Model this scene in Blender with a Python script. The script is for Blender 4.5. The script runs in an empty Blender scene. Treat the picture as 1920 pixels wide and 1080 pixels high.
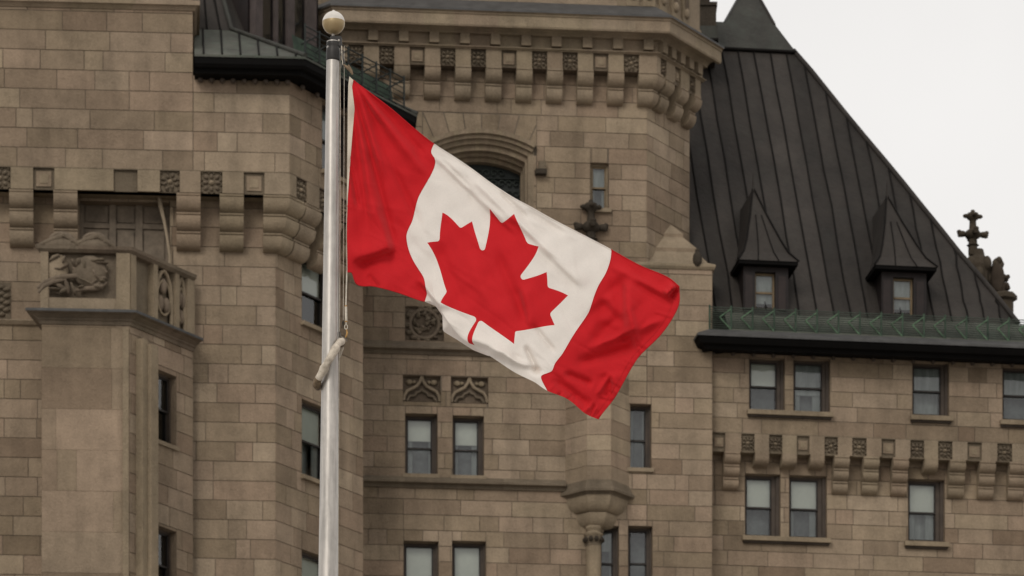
import bpy, bmesh, math, random
import numpy as np
from mathutils import Vector, Matrix
from mathutils.geometry import delaunay_2d_cdt

random.seed(7)
R = math.radians
SC = bpy.context.scene
COL = SC.collection

# ------------------------------------------------------------------ camera, sky, sun, exposure
FPX = 9000.0          # focal length in photo pixels (1920 wide)
TEL = 0.30            # tangent of the elevation at picture centre
CAMZ = 1.6
cam = bpy.data.cameras.new('camera')
cam.sensor_width = 36.0
cam.lens = 36.0 * FPX / 1920.0
cam.shift_y = TEL * FPX / 1920.0
cam.clip_start = 0.5
cam.clip_end = 6000
cam.dof.use_dof = True
cam.dof.focus_distance = 31.6
cam.dof.aperture_fstop = 11.0
camo = bpy.data.objects.new('camera', cam)
camo.location = (0, 0, CAMZ)
camo.rotation_euler = (R(90), 0, 0)
COL.objects.link(camo)
SC.camera = camo

SUN_EL, SUN_AZ = R(33), R(-160)       # sun high, behind the camera to the left
world = bpy.data.worlds.new('World')
SC.world = world
world.use_nodes = True
nt = world.node_tree
for n in list(nt.nodes): nt.nodes.remove(n)
sky = nt.nodes.new('ShaderNodeTexSky')
sky.sky_type = 'NISHITA'
sky.sun_disc = False
sky.sun_elevation = SUN_EL
sky.sun_rotation = SUN_AZ
hs = nt.nodes.new('ShaderNodeHueSaturation')
hs.inputs['Saturation'].default_value = 0.05
mx = nt.nodes.new('ShaderNodeMix'); mx.data_type = 'RGBA'
mx.inputs[0].default_value = 0.9
mx.inputs[7].default_value = (7.4, 7.24, 7.08, 1)      # even cloud cover
bg = nt.nodes.new('ShaderNodeBackground')
bg.inputs['Strength'].default_value = 0.1
wo = nt.nodes.new('ShaderNodeOutputWorld')
nt.links.new(sky.outputs[0], hs.inputs['Color'])
nt.links.new(hs.outputs[0], mx.inputs[6])
tcw = nt.nodes.new('ShaderNodeTexCoord'); cn = nt.nodes.new('ShaderNodeTexNoise')
cn.inputs['Scale'].default_value = 9.0; cn.inputs['Detail'].default_value = 4
nt.links.new(tcw.outputs['Generated'], cn.inputs['Vector'])
mrw = nt.nodes.new('ShaderNodeMapRange'); mrw.inputs['From Min'].default_value = 0.3; mrw.inputs['From Max'].default_value = 0.7
mrw.inputs['To Min'].default_value = 0.955; mrw.inputs['To Max'].default_value = 1.04
nt.links.new(cn.outputs['Fac'], mrw.inputs['Value'])
vs = nt.nodes.new('ShaderNodeVectorMath'); vs.operation = 'SCALE'
nt.links.new(mx.outputs[2], vs.inputs[0]); nt.links.new(mrw.outputs[0], vs.inputs['Scale'])
nt.links.new(vs.outputs[0], bg.inputs['Color'])
nt.links.new(bg.outputs[0], wo.inputs['Surface'])

sl = bpy.data.lights.new('sun', 'SUN')
sl.energy = 1.0
sl.angle = R(22)
sl.color = (1.0, 0.95, 0.88)
so = bpy.data.objects.new('sun', sl)
# direction from which the light comes
sd = Vector((math.sin(SUN_AZ) * math.cos(SUN_EL), math.cos(SUN_AZ) * math.cos(SUN_EL), math.sin(SUN_EL)))
so.rotation_euler = sd.to_track_quat('Z', 'Y').to_euler()
so.location = (-30, -20, 60)
COL.objects.link(so)

SC.view_settings.view_transform = 'Standard'
SC.view_settings.look = 'None'
SC.view_settings.exposure = 0.28
SC.view_settings.gamma = 1.0
SC.render.engine = 'CYCLES'
SC.cycles.max_bounces = 6

# ------------------------------------------------------------------ materials
def mat(name):
    m = bpy.data.materials.new(name); m.use_nodes = True
    t = m.node_tree
    b = t.nodes['Principled BSDF']
    return m, t, b

def N(t, kind, **kw):
    n = t.nodes.new(kind)
    for k, v in kw.items(): setattr(n, k, v)
    return n

def math_node(t, op, a, b=None, c=None):
    n = N(t, 'ShaderNodeMath', operation=op)
    for i, v in enumerate((a, b, c)):
        if v is None: continue
        if isinstance(v, (int, float)): n.inputs[i].default_value = v
        else: t.links.new(v, n.inputs[i])
    return n.outputs[0]

def noise(t, scale, detail=3, rough=0.5, vscale=None, seed=0):
    g = N(t, 'ShaderNodeNewGeometry')
    mp = N(t, 'ShaderNodeMapping')
    mp.inputs['Location'].default_value = (seed * 7.3, seed * 3.1, seed * 1.7)
    if vscale: mp.inputs['Scale'].default_value = vscale
    t.links.new(g.outputs['Position'], mp.inputs['Vector'])
    n = N(t, 'ShaderNodeTexNoise')
    n.inputs['Scale'].default_value = scale
    n.inputs['Detail'].default_value = detail
    n.inputs['Roughness'].default_value = rough
    t.links.new(mp.outputs[0], n.inputs['Vector'])
    return n.outputs['Fac']

def ramp(t, fac, stops):
    r = N(t, 'ShaderNodeValToRGB')
    while len(r.color_ramp.elements) < len(stops): r.color_ramp.elements.new(0.5)
    for e, (p, c) in zip(r.color_ramp.elements, stops):
        e.position = p; e.color = (c[0], c[1], c[2], 1)
    t.links.new(fac, r.inputs[0])
    return r.outputs[0]

def scale_col(t, col, fac):
    v = N(t, 'ShaderNodeVectorMath', operation='SCALE')
    t.links.new(col, v.inputs[0]); t.links.new(fac, v.inputs['Scale'])
    return v.outputs[0]

def bump(t, b, h, strength, dist):
    bn = N(t, 'ShaderNodeBump')
    bn.inputs['Strength'].default_value = strength
    bn.inputs['Distance'].default_value = dist
    t.links.new(h, bn.inputs['Height'])
    t.links.new(bn.outputs[0], b.inputs['Normal'])

def stone_mat(name, dark, mid, light, grime=0.0, k=1.0):
    m, t, b = mat(name)
    at = N(t, 'ShaderNodeAttribute'); at.attribute_name = 'tint'; at.attribute_type = 'GEOMETRY'
    base = ramp(t, at.outputs['Fac'], [(0.0, dark), (0.5, mid), (1.0, light)])
    hv = math_node(t, 'FRACT', math_node(t, 'MULTIPLY', at.outputs['Fac'], 37.7))
    hmix = N(t, 'ShaderNodeMix', data_type='RGBA', blend_type='MULTIPLY'); hmix.inputs[0].default_value = 1.0
    t.links.new(base, hmix.inputs[6]); t.links.new(ramp(t, hv, [(0.0, (1.025, 0.985, 0.975)), (0.5, (1, 1, 0.99)), (1.0, (0.99, 1.0, 0.95))]), hmix.inputs[7])
    base = hmix.outputs[2]
    big = noise(t, 0.35, 4, 0.6, seed=1)
    streak = noise(t, 1.0, 4, 0.6, vscale=(2.2, 2.2, 0.22), seed=2)
    blotch = noise(t, 2.3, 5, 0.65, seed=3)
    fine = noise(t, 22.0, 4, 0.7, seed=4)
    f = math_node(t, 'MULTIPLY_ADD', big, 0.75, 0.33)
    f = math_node(t, 'ADD', f, math_node(t, 'MULTIPLY_ADD', streak, 0.65, -0.325))
    f = math_node(t, 'ADD', f, math_node(t, 'MULTIPLY_ADD', blotch, 0.70, -0.35))
    f = math_node(t, 'ADD', f, math_node(t, 'MULTIPLY_ADD', fine, 0.60, -0.30))
    f = math_node(t, 'ADD', f, 0.30)
    f = math_node(t, 'MULTIPLY', f, k)
    col = scale_col(t, base, f)
    if grime:
        gm = noise(t, 1.4, 5, 0.7, vscale=(1.3, 1.3, 0.35), seed=6)
        gf = math_node(t, 'MULTIPLY', math_node(t, 'SUBTRACT', gm, 0.5), grime * 5)
        gfc = N(t, 'ShaderNodeClamp'); t.links.new(gf, gfc.inputs[0])
        mxx = N(t, 'ShaderNodeMix', data_type='RGBA')
        t.links.new(math_node(t, 'MULTIPLY', gfc.outputs[0], 0.75), mxx.inputs[0])
        t.links.new(col, mxx.inputs[6]); mxx.inputs[7].default_value = (0.022, 0.018, 0.014, 1)
        col = mxx.outputs[2]
    t.links.new(col, b.inputs['Base Color'])
    b.inputs['Roughness'].default_value = 0.9
    b.inputs['Specular IOR Level'].default_value = 0.15
    bump(t, b, math_node(t, 'ADD', fine, math_node(t, 'MULTIPLY', blotch, 1.5)), 0.8, 0.03)
    return m

def plain_mat(name, col, rough=0.7, metal=0.0, var=0.3, nscale=3.0, spec=0.3, vscale=None, col2=None, bumpd=0.0):
    m, t, b = mat(name)
    n1 = noise(t, nscale, 5, 0.65, vscale=vscale, seed=5)
    n2 = noise(t, nscale * 9, 3, 0.6, seed=8)
    c1 = tuple(x * (1 - var) for x in col); c2 = tuple(x * (1 + var) for x in (col2 or col))
    base = ramp(t, n1, [(0.3, c1), (0.7, c2)])
    f = math_node(t, 'MULTIPLY_ADD', n2, var, 1 - var / 2)
    t.links.new(scale_col(t, base, f), b.inputs['Base Color'])
    b.inputs['Roughness'].default_value = rough
    b.inputs['Metallic'].default_value = metal
    b.inputs['Specular IOR Level'].default_value = spec
    if bumpd: bump(t, b, n2, 0.5, bumpd)
    return m

def roof_mat(name, dark, light, green, gamt):
    m, t, b = mat(name)
    at = N(t, 'ShaderNodeAttribute'); at.attribute_name = 'tint'; at.attribute_type = 'GEOMETRY'
    base = ramp(t, at.outputs['Fac'], [(0.0, dark), (1.0, light)])
    st = noise(t, 1.0, 4, 0.6, vscale=(1.6, 1.6, 0.4), seed=11)
    n2 = noise(t, 6.0, 5, 0.7, seed=12)
    f = math_node(t, 'ADD', math_node(t, 'MULTIPLY_ADD', st, 1.3, 0.15), math_node(t, 'MULTIPLY_ADD', n2, 0.5, -0.05))
    col = scale_col(t, base, f)
    g = noise(t, 1.1, 4, 0.7, vscale=(2.0, 2.0, 0.3), seed=13)
    gf = math_node(t, 'MULTIPLY', math_node(t, 'SUBTRACT', g, 0.55 - 0.25 * gamt), 3.0 * gamt)
    gc = N(t, 'ShaderNodeClamp'); t.links.new(gf, gc.inputs[0])
    mxx = N(t, 'ShaderNodeMix', data_type='RGBA')
    t.links.new(gc.outputs[0], mxx.inputs[0]); t.links.new(col, mxx.inputs[6]); mxx.inputs[7].default_value = (*green, 1)
    t.links.new(mxx.outputs[2], b.inputs['Base Color'])
    b.inputs['Roughness'].default_value = 0.75
    b.inputs['Specular IOR Level'].default_value = 0.25
    bump(t, b, math_node(t, 'ADD', n2, math_node(t, 'MULTIPLY', st, 3.0)), 0.6, 0.03)
    return m

def glass_mat():
    m, t, b = mat('window_glass')
    t.nodes.remove(b)
    out = [n for n in t.nodes if n.type == 'OUTPUT_MATERIAL'][0]
    tr = N(t, 'ShaderNodeBsdfTransparent'); tr.inputs[0].default_value = (0.86, 0.9, 0.9, 1)
    gl = N(t, 'ShaderNodeBsdfGlossy'); gl.inputs['Roughness'].default_value = 0.04
    bn = N(t, 'ShaderNodeBump'); bn.inputs['Strength'].default_value = 0.35; bn.inputs['Distance'].default_value = 0.02
    t.links.new(noise(t, 1.6, 2, 0.5, seed=31), bn.inputs['Height']); t.links.new(bn.outputs[0], gl.inputs['Normal'])
    fr = N(t, 'ShaderNodeFresnel'); fr.inputs[0].default_value = 1.5
    f = math_node(t, 'ADD', fr.outputs[0], 0.05)
    ms = N(t, 'ShaderNodeMixShader')
    t.links.new(f, ms.inputs[0]); t.links.new(tr.outputs[0], ms.inputs[1]); t.links.new(gl.outputs[0], ms.inputs[2])
    t.links.new(ms.outputs[0], out.inputs['Surface'])
    return m

def cloth_mat(name, col, trans):
    m, t, b = mat(name)
    w = noise(t, 9.0, 4, 0.6, seed=21)
    g = noise(t, 140.0, 2, 0.6, seed=22)
    f = math_node(t, 'ADD', math_node(t, 'MULTIPLY_ADD', w, 0.16, 0.92), math_node(t, 'MULTIPLY_ADD', g, 0.14, -0.07))
    rgb = N(t, 'ShaderNodeRGB'); rgb.outputs[0].default_value = (*col, 1)
    c = scale_col(t, rgb.outputs[0], f)
    t.links.new(c, b.inputs['Base Color'])
    b.inputs['Roughness'].default_value = 0.8
    b.inputs['Specular IOR Level'].default_value = 0.2
    b.inputs['Sheen Weight'].default_value = 0.08
    bump(t, b, math_node(t, 'ADD', g, math_node(t, 'MULTIPLY', w, 3.0)), 0.25, 0.004)
    tb = N(t, 'ShaderNodeBsdfTranslucent'); t.links.new(c, tb.inputs[0])
    ms = N(t, 'ShaderNodeMixShader'); ms.inputs[0].default_value = trans
    out = [n for n in t.nodes if n.type == 'OUTPUT_MATERIAL'][0]
    t.links.new(b.outputs[0], ms.inputs[1]); t.links.new(tb.outputs[0], ms.inputs[2])
    t.links.new(ms.outputs[0], out.inputs['Surface'])
    return m

M = {}
M['stone'] = stone_mat('ashlar_stone', (0.160, 0.120, 0.083), (0.218, 0.166, 0.118), (0.272, 0.212, 0.154), grime=0.20, k=1.10)
M['trim'] = stone_mat('dressed_stone', (0.175, 0.135, 0.094), (0.225, 0.176, 0.124), (0.280, 0.223, 0.162), grime=0.15)
M['carved'] = stone_mat('weathered_carved_stone', (0.095, 0.074, 0.054), (0.135, 0.106, 0.077), (0.180, 0.143, 0.106), grime=0.4)
M['soot_and_shade'] = stone_mat('soot_and_shade_stone', (0.030, 0.024, 0.018), (0.045, 0.036, 0.028), (0.065, 0.053, 0.042), grime=0.6)  # soot-dark stone; also the painted shade under the long sills
M['mortar'] = plain_mat('mortar', (0.135, 0.109, 0.082), 0.95, var=0.5, nscale=0.8)
M['roof'] = roof_mat('aged_copper_sheet', (0.019, 0.0155, 0.0128), (0.037, 0.031, 0.0265), (0.042, 0.046, 0.038), 0.20)
M['roof_green'] = roof_mat('greening_copper_sheet', (0.028, 0.026, 0.022), (0.052, 0.051, 0.043), (0.066, 0.082, 0.066), 0.36)
M['skirt'] = roof_mat('green_grey_copper_skirt', (0.045, 0.044, 0.036), (0.085, 0.085, 0.070), (0.085, 0.125, 0.09), 0.42)
M['seam'] = plain_mat('copper_seam', (0.0085, 0.0073, 0.0065), 0.8, spec=0.1)
M['eave'] = plain_mat('black_painted_eave', (0.0030, 0.0026, 0.0023), 0.75, var=0.3, spec=0.08)
M['ledge'] = plain_mat('lead_flashing', (0.062, 0.060, 0.058), 0.6, var=0.3)
M['verdigris'] = plain_mat('verdigris_copper', (0.020, 0.036, 0.024), 0.75, var=0.4, nscale=4, col2=(0.038, 0.062, 0.040))
M['pale_verdigris'] = plain_mat('pale_verdigris_copper', (0.050, 0.088, 0.052), 0.75, var=0.5, nscale=5, col2=(0.075, 0.125, 0.075))
M['dull_copper'] = plain_mat('dull_green_brown_copper', (0.042, 0.055, 0.042), 0.75, var=0.4, nscale=5)
M['iron'] = plain_mat('dark_iron', (0.010, 0.013, 0.011), 0.6)
M['timber'] = plain_mat('brown_painted_timber', (0.060, 0.045, 0.034), 0.6, var=0.3)
M['sash'] = plain_mat('dark_sash_paint', (0.024, 0.019, 0.016), 0.5, var=0.2)
M['sash_light'] = plain_mat('ochre_sash_paint', (0.16, 0.115, 0.065), 0.6, var=0.2)
M['redwood'] = plain_mat('dark_red_brown_timber', (0.0105, 0.0065, 0.0058), 0.6, var=0.5)
M['tracery_iron'] = plain_mat('blackened_copper_scroll', (0.020, 0.026, 0.021), 0.7, var=0.4)
M['post_brown'] = plain_mat('purple_brown_post', (0.062, 0.048, 0.044), 0.7, var=0.3)
M['dormer_trim'] = plain_mat('dark_brown_panel', (0.019, 0.012, 0.0105), 0.6, var=0.4)
M['dark_carved'] = stone_mat('blackened_carved_stone', (0.045, 0.035, 0.026), (0.064, 0.050, 0.037), (0.09, 0.07, 0.053), grime=0.4)
M['blind'] = plain_mat('pale_window_blind', (0.62, 0.61, 0.53), 0.8, var=0.06)
M['blind_dim'] = plain_mat('greyish_net_curtain', (0.26, 0.27, 0.25), 0.8, var=0.3, nscale=2.0, vscale=(4, 4, 0.5))
M['room'] = plain_mat('dim_room', (0.145, 0.15, 0.143), 0.9, var=0.5, nscale=1.2)
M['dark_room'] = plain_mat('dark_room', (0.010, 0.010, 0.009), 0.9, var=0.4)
M['tan_blind'] = plain_mat('tan_shutter', (0.150, 0.118, 0.086), 0.8, var=0.35)
M['glass'] = glass_mat()
M['red'] = cloth_mat('red_nylon', (0.56, 0.012, 0.0175), 0.22)
M['white'] = cloth_mat('white_nylon', (0.80, 0.74, 0.68), 0.25)
M['canvas'] = cloth_mat('canvas_heading', (0.62, 0.55, 0.45), 0.15)
M['pole'] = plain_mat('brushed_aluminium', (0.43, 0.40, 0.365), 0.40, metal=0.6, var=0.30, nscale=2.2, vscale=(9, 9, 0.9))
M['cap'] = plain_mat('dark_cast_metal', (0.030, 0.027, 0.025), 0.5, metal=0.2, var=0.35, nscale=14)
M['ball_top'] = plain_mat('chalky_white_ball', (0.62, 0.58, 0.53), 0.45, var=0.10, nscale=18)
M['ball_low'] = plain_mat('tarnished_gilt_ball', (0.27, 0.185, 0.085), 0.38, metal=0.3, var=0.10, nscale=4, col2=(0.36, 0.275, 0.155))
M['rope'] = plain_mat('white_rope', (0.55, 0.50, 0.42), 0.9, var=0.25, nscale=30)
M['redline'] = plain_mat('faded_red_cord', (0.12, 0.04, 0.035), 0.9, var=0.25, nscale=30)
M['steel'] = plain_mat('steel_snap', (0.10, 0.09, 0.08), 0.35, metal=0.8, var=0.4, nscale=40)
M['brass'] = plain_mat('brass_fitting', (0.35, 0.20, 0.07), 0.4, metal=0.7, var=0.3, nscale=40)
M['sling'] = plain_mat('grubby_white_hose', (0.36, 0.30, 0.23), 0.75, var=0.35, nscale=14, col2=(0.52, 0.46, 0.38), bumpd=0.004)
M['dirt'] = plain_mat('dirty_hose_end', (0.20, 0.15, 0.10), 0.8, var=0.5, nscale=20)
M['leather'] = plain_mat('worn_tan_leather', (0.16, 0.115, 0.072), 0.8, var=0.45, nscale=30)

# ------------------------------------------------------------------ mesh helpers
class MB:
    def __init__(self): self.v = []; self.f = []; self.m = []; self.t = []; self.mats = []; self.sm = []
    def mi(self, m):
        if m not in self.mats: self.mats.append(m)
        return self.mats.index(m)
    def poly(self, pts, m='stone', tint=0.5, smooth=False):
        i = len(self.v)
        self.v.extend([tuple(p) for p in pts]); self.f.append(tuple(range(i, i + len(pts))))
        self.m.append(self.mi(m)); self.t.append(tint); self.sm.append(smooth)
    def grid(self, rows, m='stone', tint=0.5, smooth=False, closed=False):
        i = len(self.v); nr = len(rows); nc = len(rows[0])
        for r in rows: self.v.extend([tuple(p) for p in r])
        for a in range(nr - 1):
            for b in range(nc if closed else nc - 1):
                c = (b + 1) % nc
                self.f.append((i + a * nc + b, i + a * nc + c, i + (a + 1) * nc + c, i + (a + 1) * nc + b))
                self.m.append(self.mi(m)); self.t.append(tint if not callable(tint) else tint(a, b)); self.sm.append(smooth)
    def hexa(self, q, m='stone', tint=0.5):      # 8 points: bottom 4, top 4
        i = len(self.v); self.v.extend([tuple(p) for p in q])
        for f in ((0, 3, 2, 1), (4, 5, 6, 7), (0, 1, 5, 4), (1, 2, 6, 5), (2, 3, 7, 6), (3, 0, 4, 7)):
            self.f.append(tuple(i + k for k in f)); self.m.append(self.mi(m)); self.t.append(tint); self.sm.append(False)
    def tube(self, pts, r, m, n=8, closed=False, smooth=True, tint=0.5, caps=True):
        pts = [Vector(p) for p in pts]; rows = []
        rr = r if isinstance(r, (list, tuple)) else [r] * len(pts)
        L = len(pts); up = None
        for k, p in enumerate(pts):
            if closed: d = pts[(k + 1) % L] - pts[k - 1]
            else: d = pts[min(k + 1, L - 1)] - pts[max(k - 1, 0)]
            d.normalize()
            if up is None:
                up = Vector((0, 0, 1)) if abs(d.z) < 0.9 else Vector((1, 0, 0))
            a = d.cross(up); a.normalize(); b2 = a.cross(d); up = b2
            rows.append([p + (a * math.cos(2 * math.pi * j / n) + b2 * math.sin(2 * math.pi * j / n)) * rr[k] for j in range(n)])
        if closed: rows.append(rows[0])
        self.grid(rows, m, tint, smooth, closed=True)
        if caps and not closed:
            self.poly(rows[0][::-1], m, tint); self.poly(rows[-1], m, tint)
    def ell(self, c, ax, ay, az, m='carved', n=8, k=6, tint=0.5):
        c = Vector(c); rows = []
        for a in range(k + 1):
            th = math.pi * a / k
            rows.append([c + ax * (math.sin(th) * math.cos(2 * math.pi * j / n)) + ay * (math.sin(th) * math.sin(2 * math.pi * j / n)) + az * math.cos(th) for j in range(n)])
        self.grid(rows, m, tint, True, closed=True)
    def lathe(self, c, prof, m, n=24, smooth=True, tint=0.5, axis=None, a0=0.0, wob=None):
        c = Vector(c); rows = []
        for (r, z) in prof:
            rows.append([c + Vector((r * math.cos(2 * math.pi * j / n + a0), r * math.sin(2 * math.pi * j / n + a0), z)) for j in range(n)])
        self.grid(rows, m, tint, smooth, closed=True)
    def build(self, name, parent=None, label=None, cat=None, bevel=0):
        me = bpy.data.meshes.new(name)
        V = np.array(self.v, dtype=float)
        ctr = (V.min(0) + V.max(0)) / 2
        me.from_pydata([tuple(p) for p in (V - ctr)], [], self.f)
        for mm in self.mats: me.materials.append(M[mm])
        me.polygons.foreach_set('material_index', self.m)
        me.polygons.foreach_set('use_smooth', self.sm)
        at = me.attributes.new('tint', 'FLOAT', 'FACE'); at.data.foreach_set('value', self.t)
        me.update()
        o = bpy.data.objects.new(name, me); o.location = ctr
        COL.objects.link(o)
        if parent is not None:
            o.parent = parent
            w = Vector(parent['_w']) if '_w' in parent else parent.location
            o.location = Vector(ctr) - w
        o['_w'] = tuple(float(x) for x in ctr)
        if label: o['label'] = label
        if cat: o['category'] = cat
        if bevel:
            bv = o.modifiers.new('bevel', 'BEVEL'); bv.width = bevel; bv.segments = 2; bv.limit_method = 'ANGLE'; bv.angle_limit = R(40)
        return o

def empty(name, loc, label, cat, group=None):
    o = bpy.data.objects.new(name, None); o.location = loc; COL.objects.link(o)
    o['label'] = label; o['category'] = cat; o['_w'] = tuple(loc)
    if group: o['group'] = group
    return o

# ------------------------------------------------------------------ survey helpers: wall planes measured from the photograph
class Face:
    def __init__(self, o, rot): self.o = Vector((o[0], o[1])); self.r = rot; self.d = Vector((math.cos(rot), math.sin(rot))); self.n = Vector((math.sin(rot), -math.cos(rot)))
    @staticmethod
    def at(px, depth, deg): return Face(((px - 960) / FPX * depth, depth), R(deg))
    @staticmethod
    def span(P, Q): P = Vector(P); Q = Vector(Q); return Face(P, math.atan2(Q.y - P.y, Q.x - P.x))
    def s(self, px, out=0.0):
        u = (px - 960) / FPX; o = self.o + self.n * out
        return (u * o.y - o.x) / (self.d.x - u * self.d.y)
    def z(self, px, py, out=0.0):
        o = self.o + self.n * out
        y = o.y + self.s(px, out) * self.d.y
        return CAMZ + (TEL + (540 - py) / FPX) * y
    def xy(self, s, out=0.0): return self.o + self.d * s + self.n * out
    def p(self, s, out, z): q = self.xy(s, out); return Vector((q.x, q.y, z))
    def off(self, out): return Face(self.o + self.n * out, self.r)

def offset(pts, out):
    res = []
    n = len(pts); ns = []
    for i in range(n - 1):
        d = (Vector(pts[i + 1]) - Vector(pts[i])).normalized(); ns.append(Vector((d.y, -d.x)))
    for i in range(n):
        if i == 0: res.append(Vector(pts[0]) + ns[0] * out)
        elif i == n - 1: res.append(Vector(pts[-1]) + ns[-1] * out)
        else:
            a, b = ns[i - 1], ns[i]; m = (a + b) / (1 + a.dot(b))
            res.append(Vector(pts[i]) + m * out)
    return res

def sweep(mb, pts, prof, m='trim', seg=0.0, caps=True, smooth=False, base=0.5, var=0.25, closed_prof=False):
    """sweep a profile [(out, z)...] along a plan polyline with mitred corners"""
    if closed_prof: prof = list(prof) + [prof[0]]
    offs = [offset(pts, o) for (o, z) in prof]
    for i in range(len(pts) - 1):
        L = (Vector(pts[i + 1]) - Vector(pts[i])).length
        k = max(1, int(round(L / seg))) if seg else 1
        cuts = [0.0] + sorted(min(0.98, max(0.02, (j + random.uniform(-.2, .2)) / k)) for j in range(1, k)) + [1.0]
        for j in range(k):
            a, b = cuts[j], cuts[j + 1]; tn = base + random.uniform(-var, var)
            r0 = [offs[q][i].lerp(offs[q][i + 1], a) for q in range(len(prof))]
            r1 = [offs[q][i].lerp(offs[q][i + 1], b) for q in range(len(prof))]
            mb.grid([[Vector((r0[q].x, r0[q].y, prof[q][1])) for q in range(len(prof))], [Vector((r1[q].x, r1[q].y, prof[q][1])) for q in range(len(prof))]], m, tn, smooth)
    if caps:
        for i in (0, len(pts) - 1):
            ring = [Vector((offs[q][i].x, offs[q][i].y, prof[q][1])) for q in range(len(prof) - (1 if closed_prof else 0))]
            mb.poly(ring, m, base)

def fbox(mb, F, s0, s1, o0, o1, z0, z1, m='stone', tint=0.5):
    mb.hexa([F.p(s0, o0, z0), F.p(s1, o0, z0), F.p(s1, o1, z0), F.p(s0, o1, z0), F.p(s0, o0, z1), F.p(s1, o0, z1), F.p(s1, o1, z1), F.p(s0, o1, z1)], m, tint)

def subtract(rs, h):
    out = []
    for (a, b, c, d) in rs:
        e, f, g, k = h
        if e >= b or f <= a or g >= d or k <= c: out.append((a, b, c, d)); continue
        if a < e: out.append((a, e, c, d))
        if f < b: out.append((f, b, c, d))
        m0, m1 = max(a, e), min(b, f)
        if c < g: out.append((m0, m1, c, g))
        if k < d: out.append((m0, m1, k, d))
    return out

def clip_poly(poly, a, b, c):     # keep a*x+b*y<=c
    res = []
    for i in range(len(poly)):
        p, q = poly[i], poly[(i + 1) % len(poly)]
        dp, dq = a * p[0] + b * p[1] - c, a * q[0] + b * q[1] - c
        if dp <= 0: res.append(p)
        if (dp < 0 < dq) or (dq < 0 < dp):
            k = dp / (dp - dq); res.append((p[0] + (q[0] - p[0]) * k, p[1] + (q[1] - p[1]) * k))
    return res

class Wall:
    """an ashlar wall plane: single stones with open joints before a mortar bed, openings with reveals"""
    def __init__(self, F, course, zphase=0.0, joint=0.010, wmin=0.75, wmax=1.5):
        self.F = F; self.h = course; self.zp = zphase; self.j = joint; self.regs = []; self.holes = []; self.w = (wmin, wmax)
    def region(self, s0, s1, z0, z1): self.regs.append((s0, s1, z0, z1))
    def hole(self, s0, s1, z0, z1, rev=0.3): self.holes.append((s0, s1, z0, z1, rev))
    def make(self, mb):
        F = self.F; j = self.j; dep = 0.016
        for (S0, S1, Z0, Z1) in self.regs:
            back = [(S0, S1, Z0, Z1)]
            for h in self.holes: back = subtract(back, h[:4])
            for (a, b, c, d) in back:
                mb.poly([F.p(a, -dep, c), F.p(b, -dep, c), F.p(b, -dep, d), F.p(a, -dep, d)], 'mortar')
            k = math.floor((Z0 - self.zp) / self.h)
            while self.zp + k * self.h < Z1:
                za = max(Z0, self.zp + k * self.h); zb = min(Z1, self.zp + (k + 1) * self.h)
                k += 1
                if zb - za < 0.04: continue
                s = S0 - random.uniform(0, self.w[1]) * 0.7; 
                rowt = random.gauss(0, 0.06)
                prev = False
                while s < S1:
                    w = random.uniform(*self.w)
                    if not prev and random.random() < 0.22: w = random.uniform(0.34, 0.5); prev = True
                    else: prev = False
                    a = max(S0, s); b = min(S1, s + w)
                    if S1 - b < 0.2: b = S1
                    s = b if b >= S1 else s + w
                    if b - a < 0.05: continue
                    tint = min(1, max(0, 0.5 + rowt + random.gauss(0, 0.22)))
                    rs = [(a, b, za, zb)]
                    for h in self.holes: rs = subtract(rs, h[:4])
                    for (p, q, r_, t_) in rs:
                        if q - p < 0.03 or t_ - r_ < 0.03: continue
                        p2, q2, r2, t2 = p + j, q - j, r_ + j, t_ - j
                        if q2 - p2 < 0.01 or t2 - r2 < 0.01: continue
                        o = random.uniform(-0.003, 0.003)
                        f = [F.p(p2, o, r2), F.p(q2, o, r2), F.p(q2, o, t2), F.p(p2, o, t2)]
                        e = 0.004
                        g = [F.p(p2 - e, -dep, r2 - e), F.p(q2 + e, -dep, r2 - e), F.p(q2 + e, -dep, t2 + e), F.p(p2 - e, -dep, t2 + e)]
                        mb.poly(f, 'stone', tint)
                        for i in range(4): mb.poly([g[i], g[(i + 1) % 4], f[(i + 1) % 4], f[i]], 'stone', tint)
        for (a, b, c, d, rv) in self.holes:
            tn = 0.35
            if rv <= 0: continue
            mb.poly([F.p(a, 0, c), F.p(a, 0, d), F.p(a, -rv, d), F.p(a, -rv, c)], 'trim', tn)
            mb.poly([F.p(b, 0, c), F.p(b, 0, d), F.p(b, -rv, d), F.p(b, -rv, c)], 'trim', tn)
            mb.poly([F.p(a, 0, d), F.p(b, 0, d), F.p(b, -rv, d), F.p(a, -rv, d)], 'trim', tn)
            mb.poly([F.p(a, 0, c), F.p(b, 0, c), F.p(b, -rv, c), F.p(a, -rv, c)], 'trim', tn)

# ------------------------------------------------------------------ the setting
ROOT = empty('stone_hotel', (0, 120, 0), 'large brown stone chateau style hotel with corbelled towers and dark copper roofs', 'building')

gm = MB()
gm.poly([(-2500, -2500, 0), (2500, -2500, 0), (2500, 2500, 0), (-2500, 2500, 0)], 'paving')
M['paving'] = plain_mat('grey_paving', (0.30, 0.28, 0.255), 0.9, var=0.25, nscale=0.4)
g = gm.build('ground'); g['kind'] = 'structure'

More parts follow.
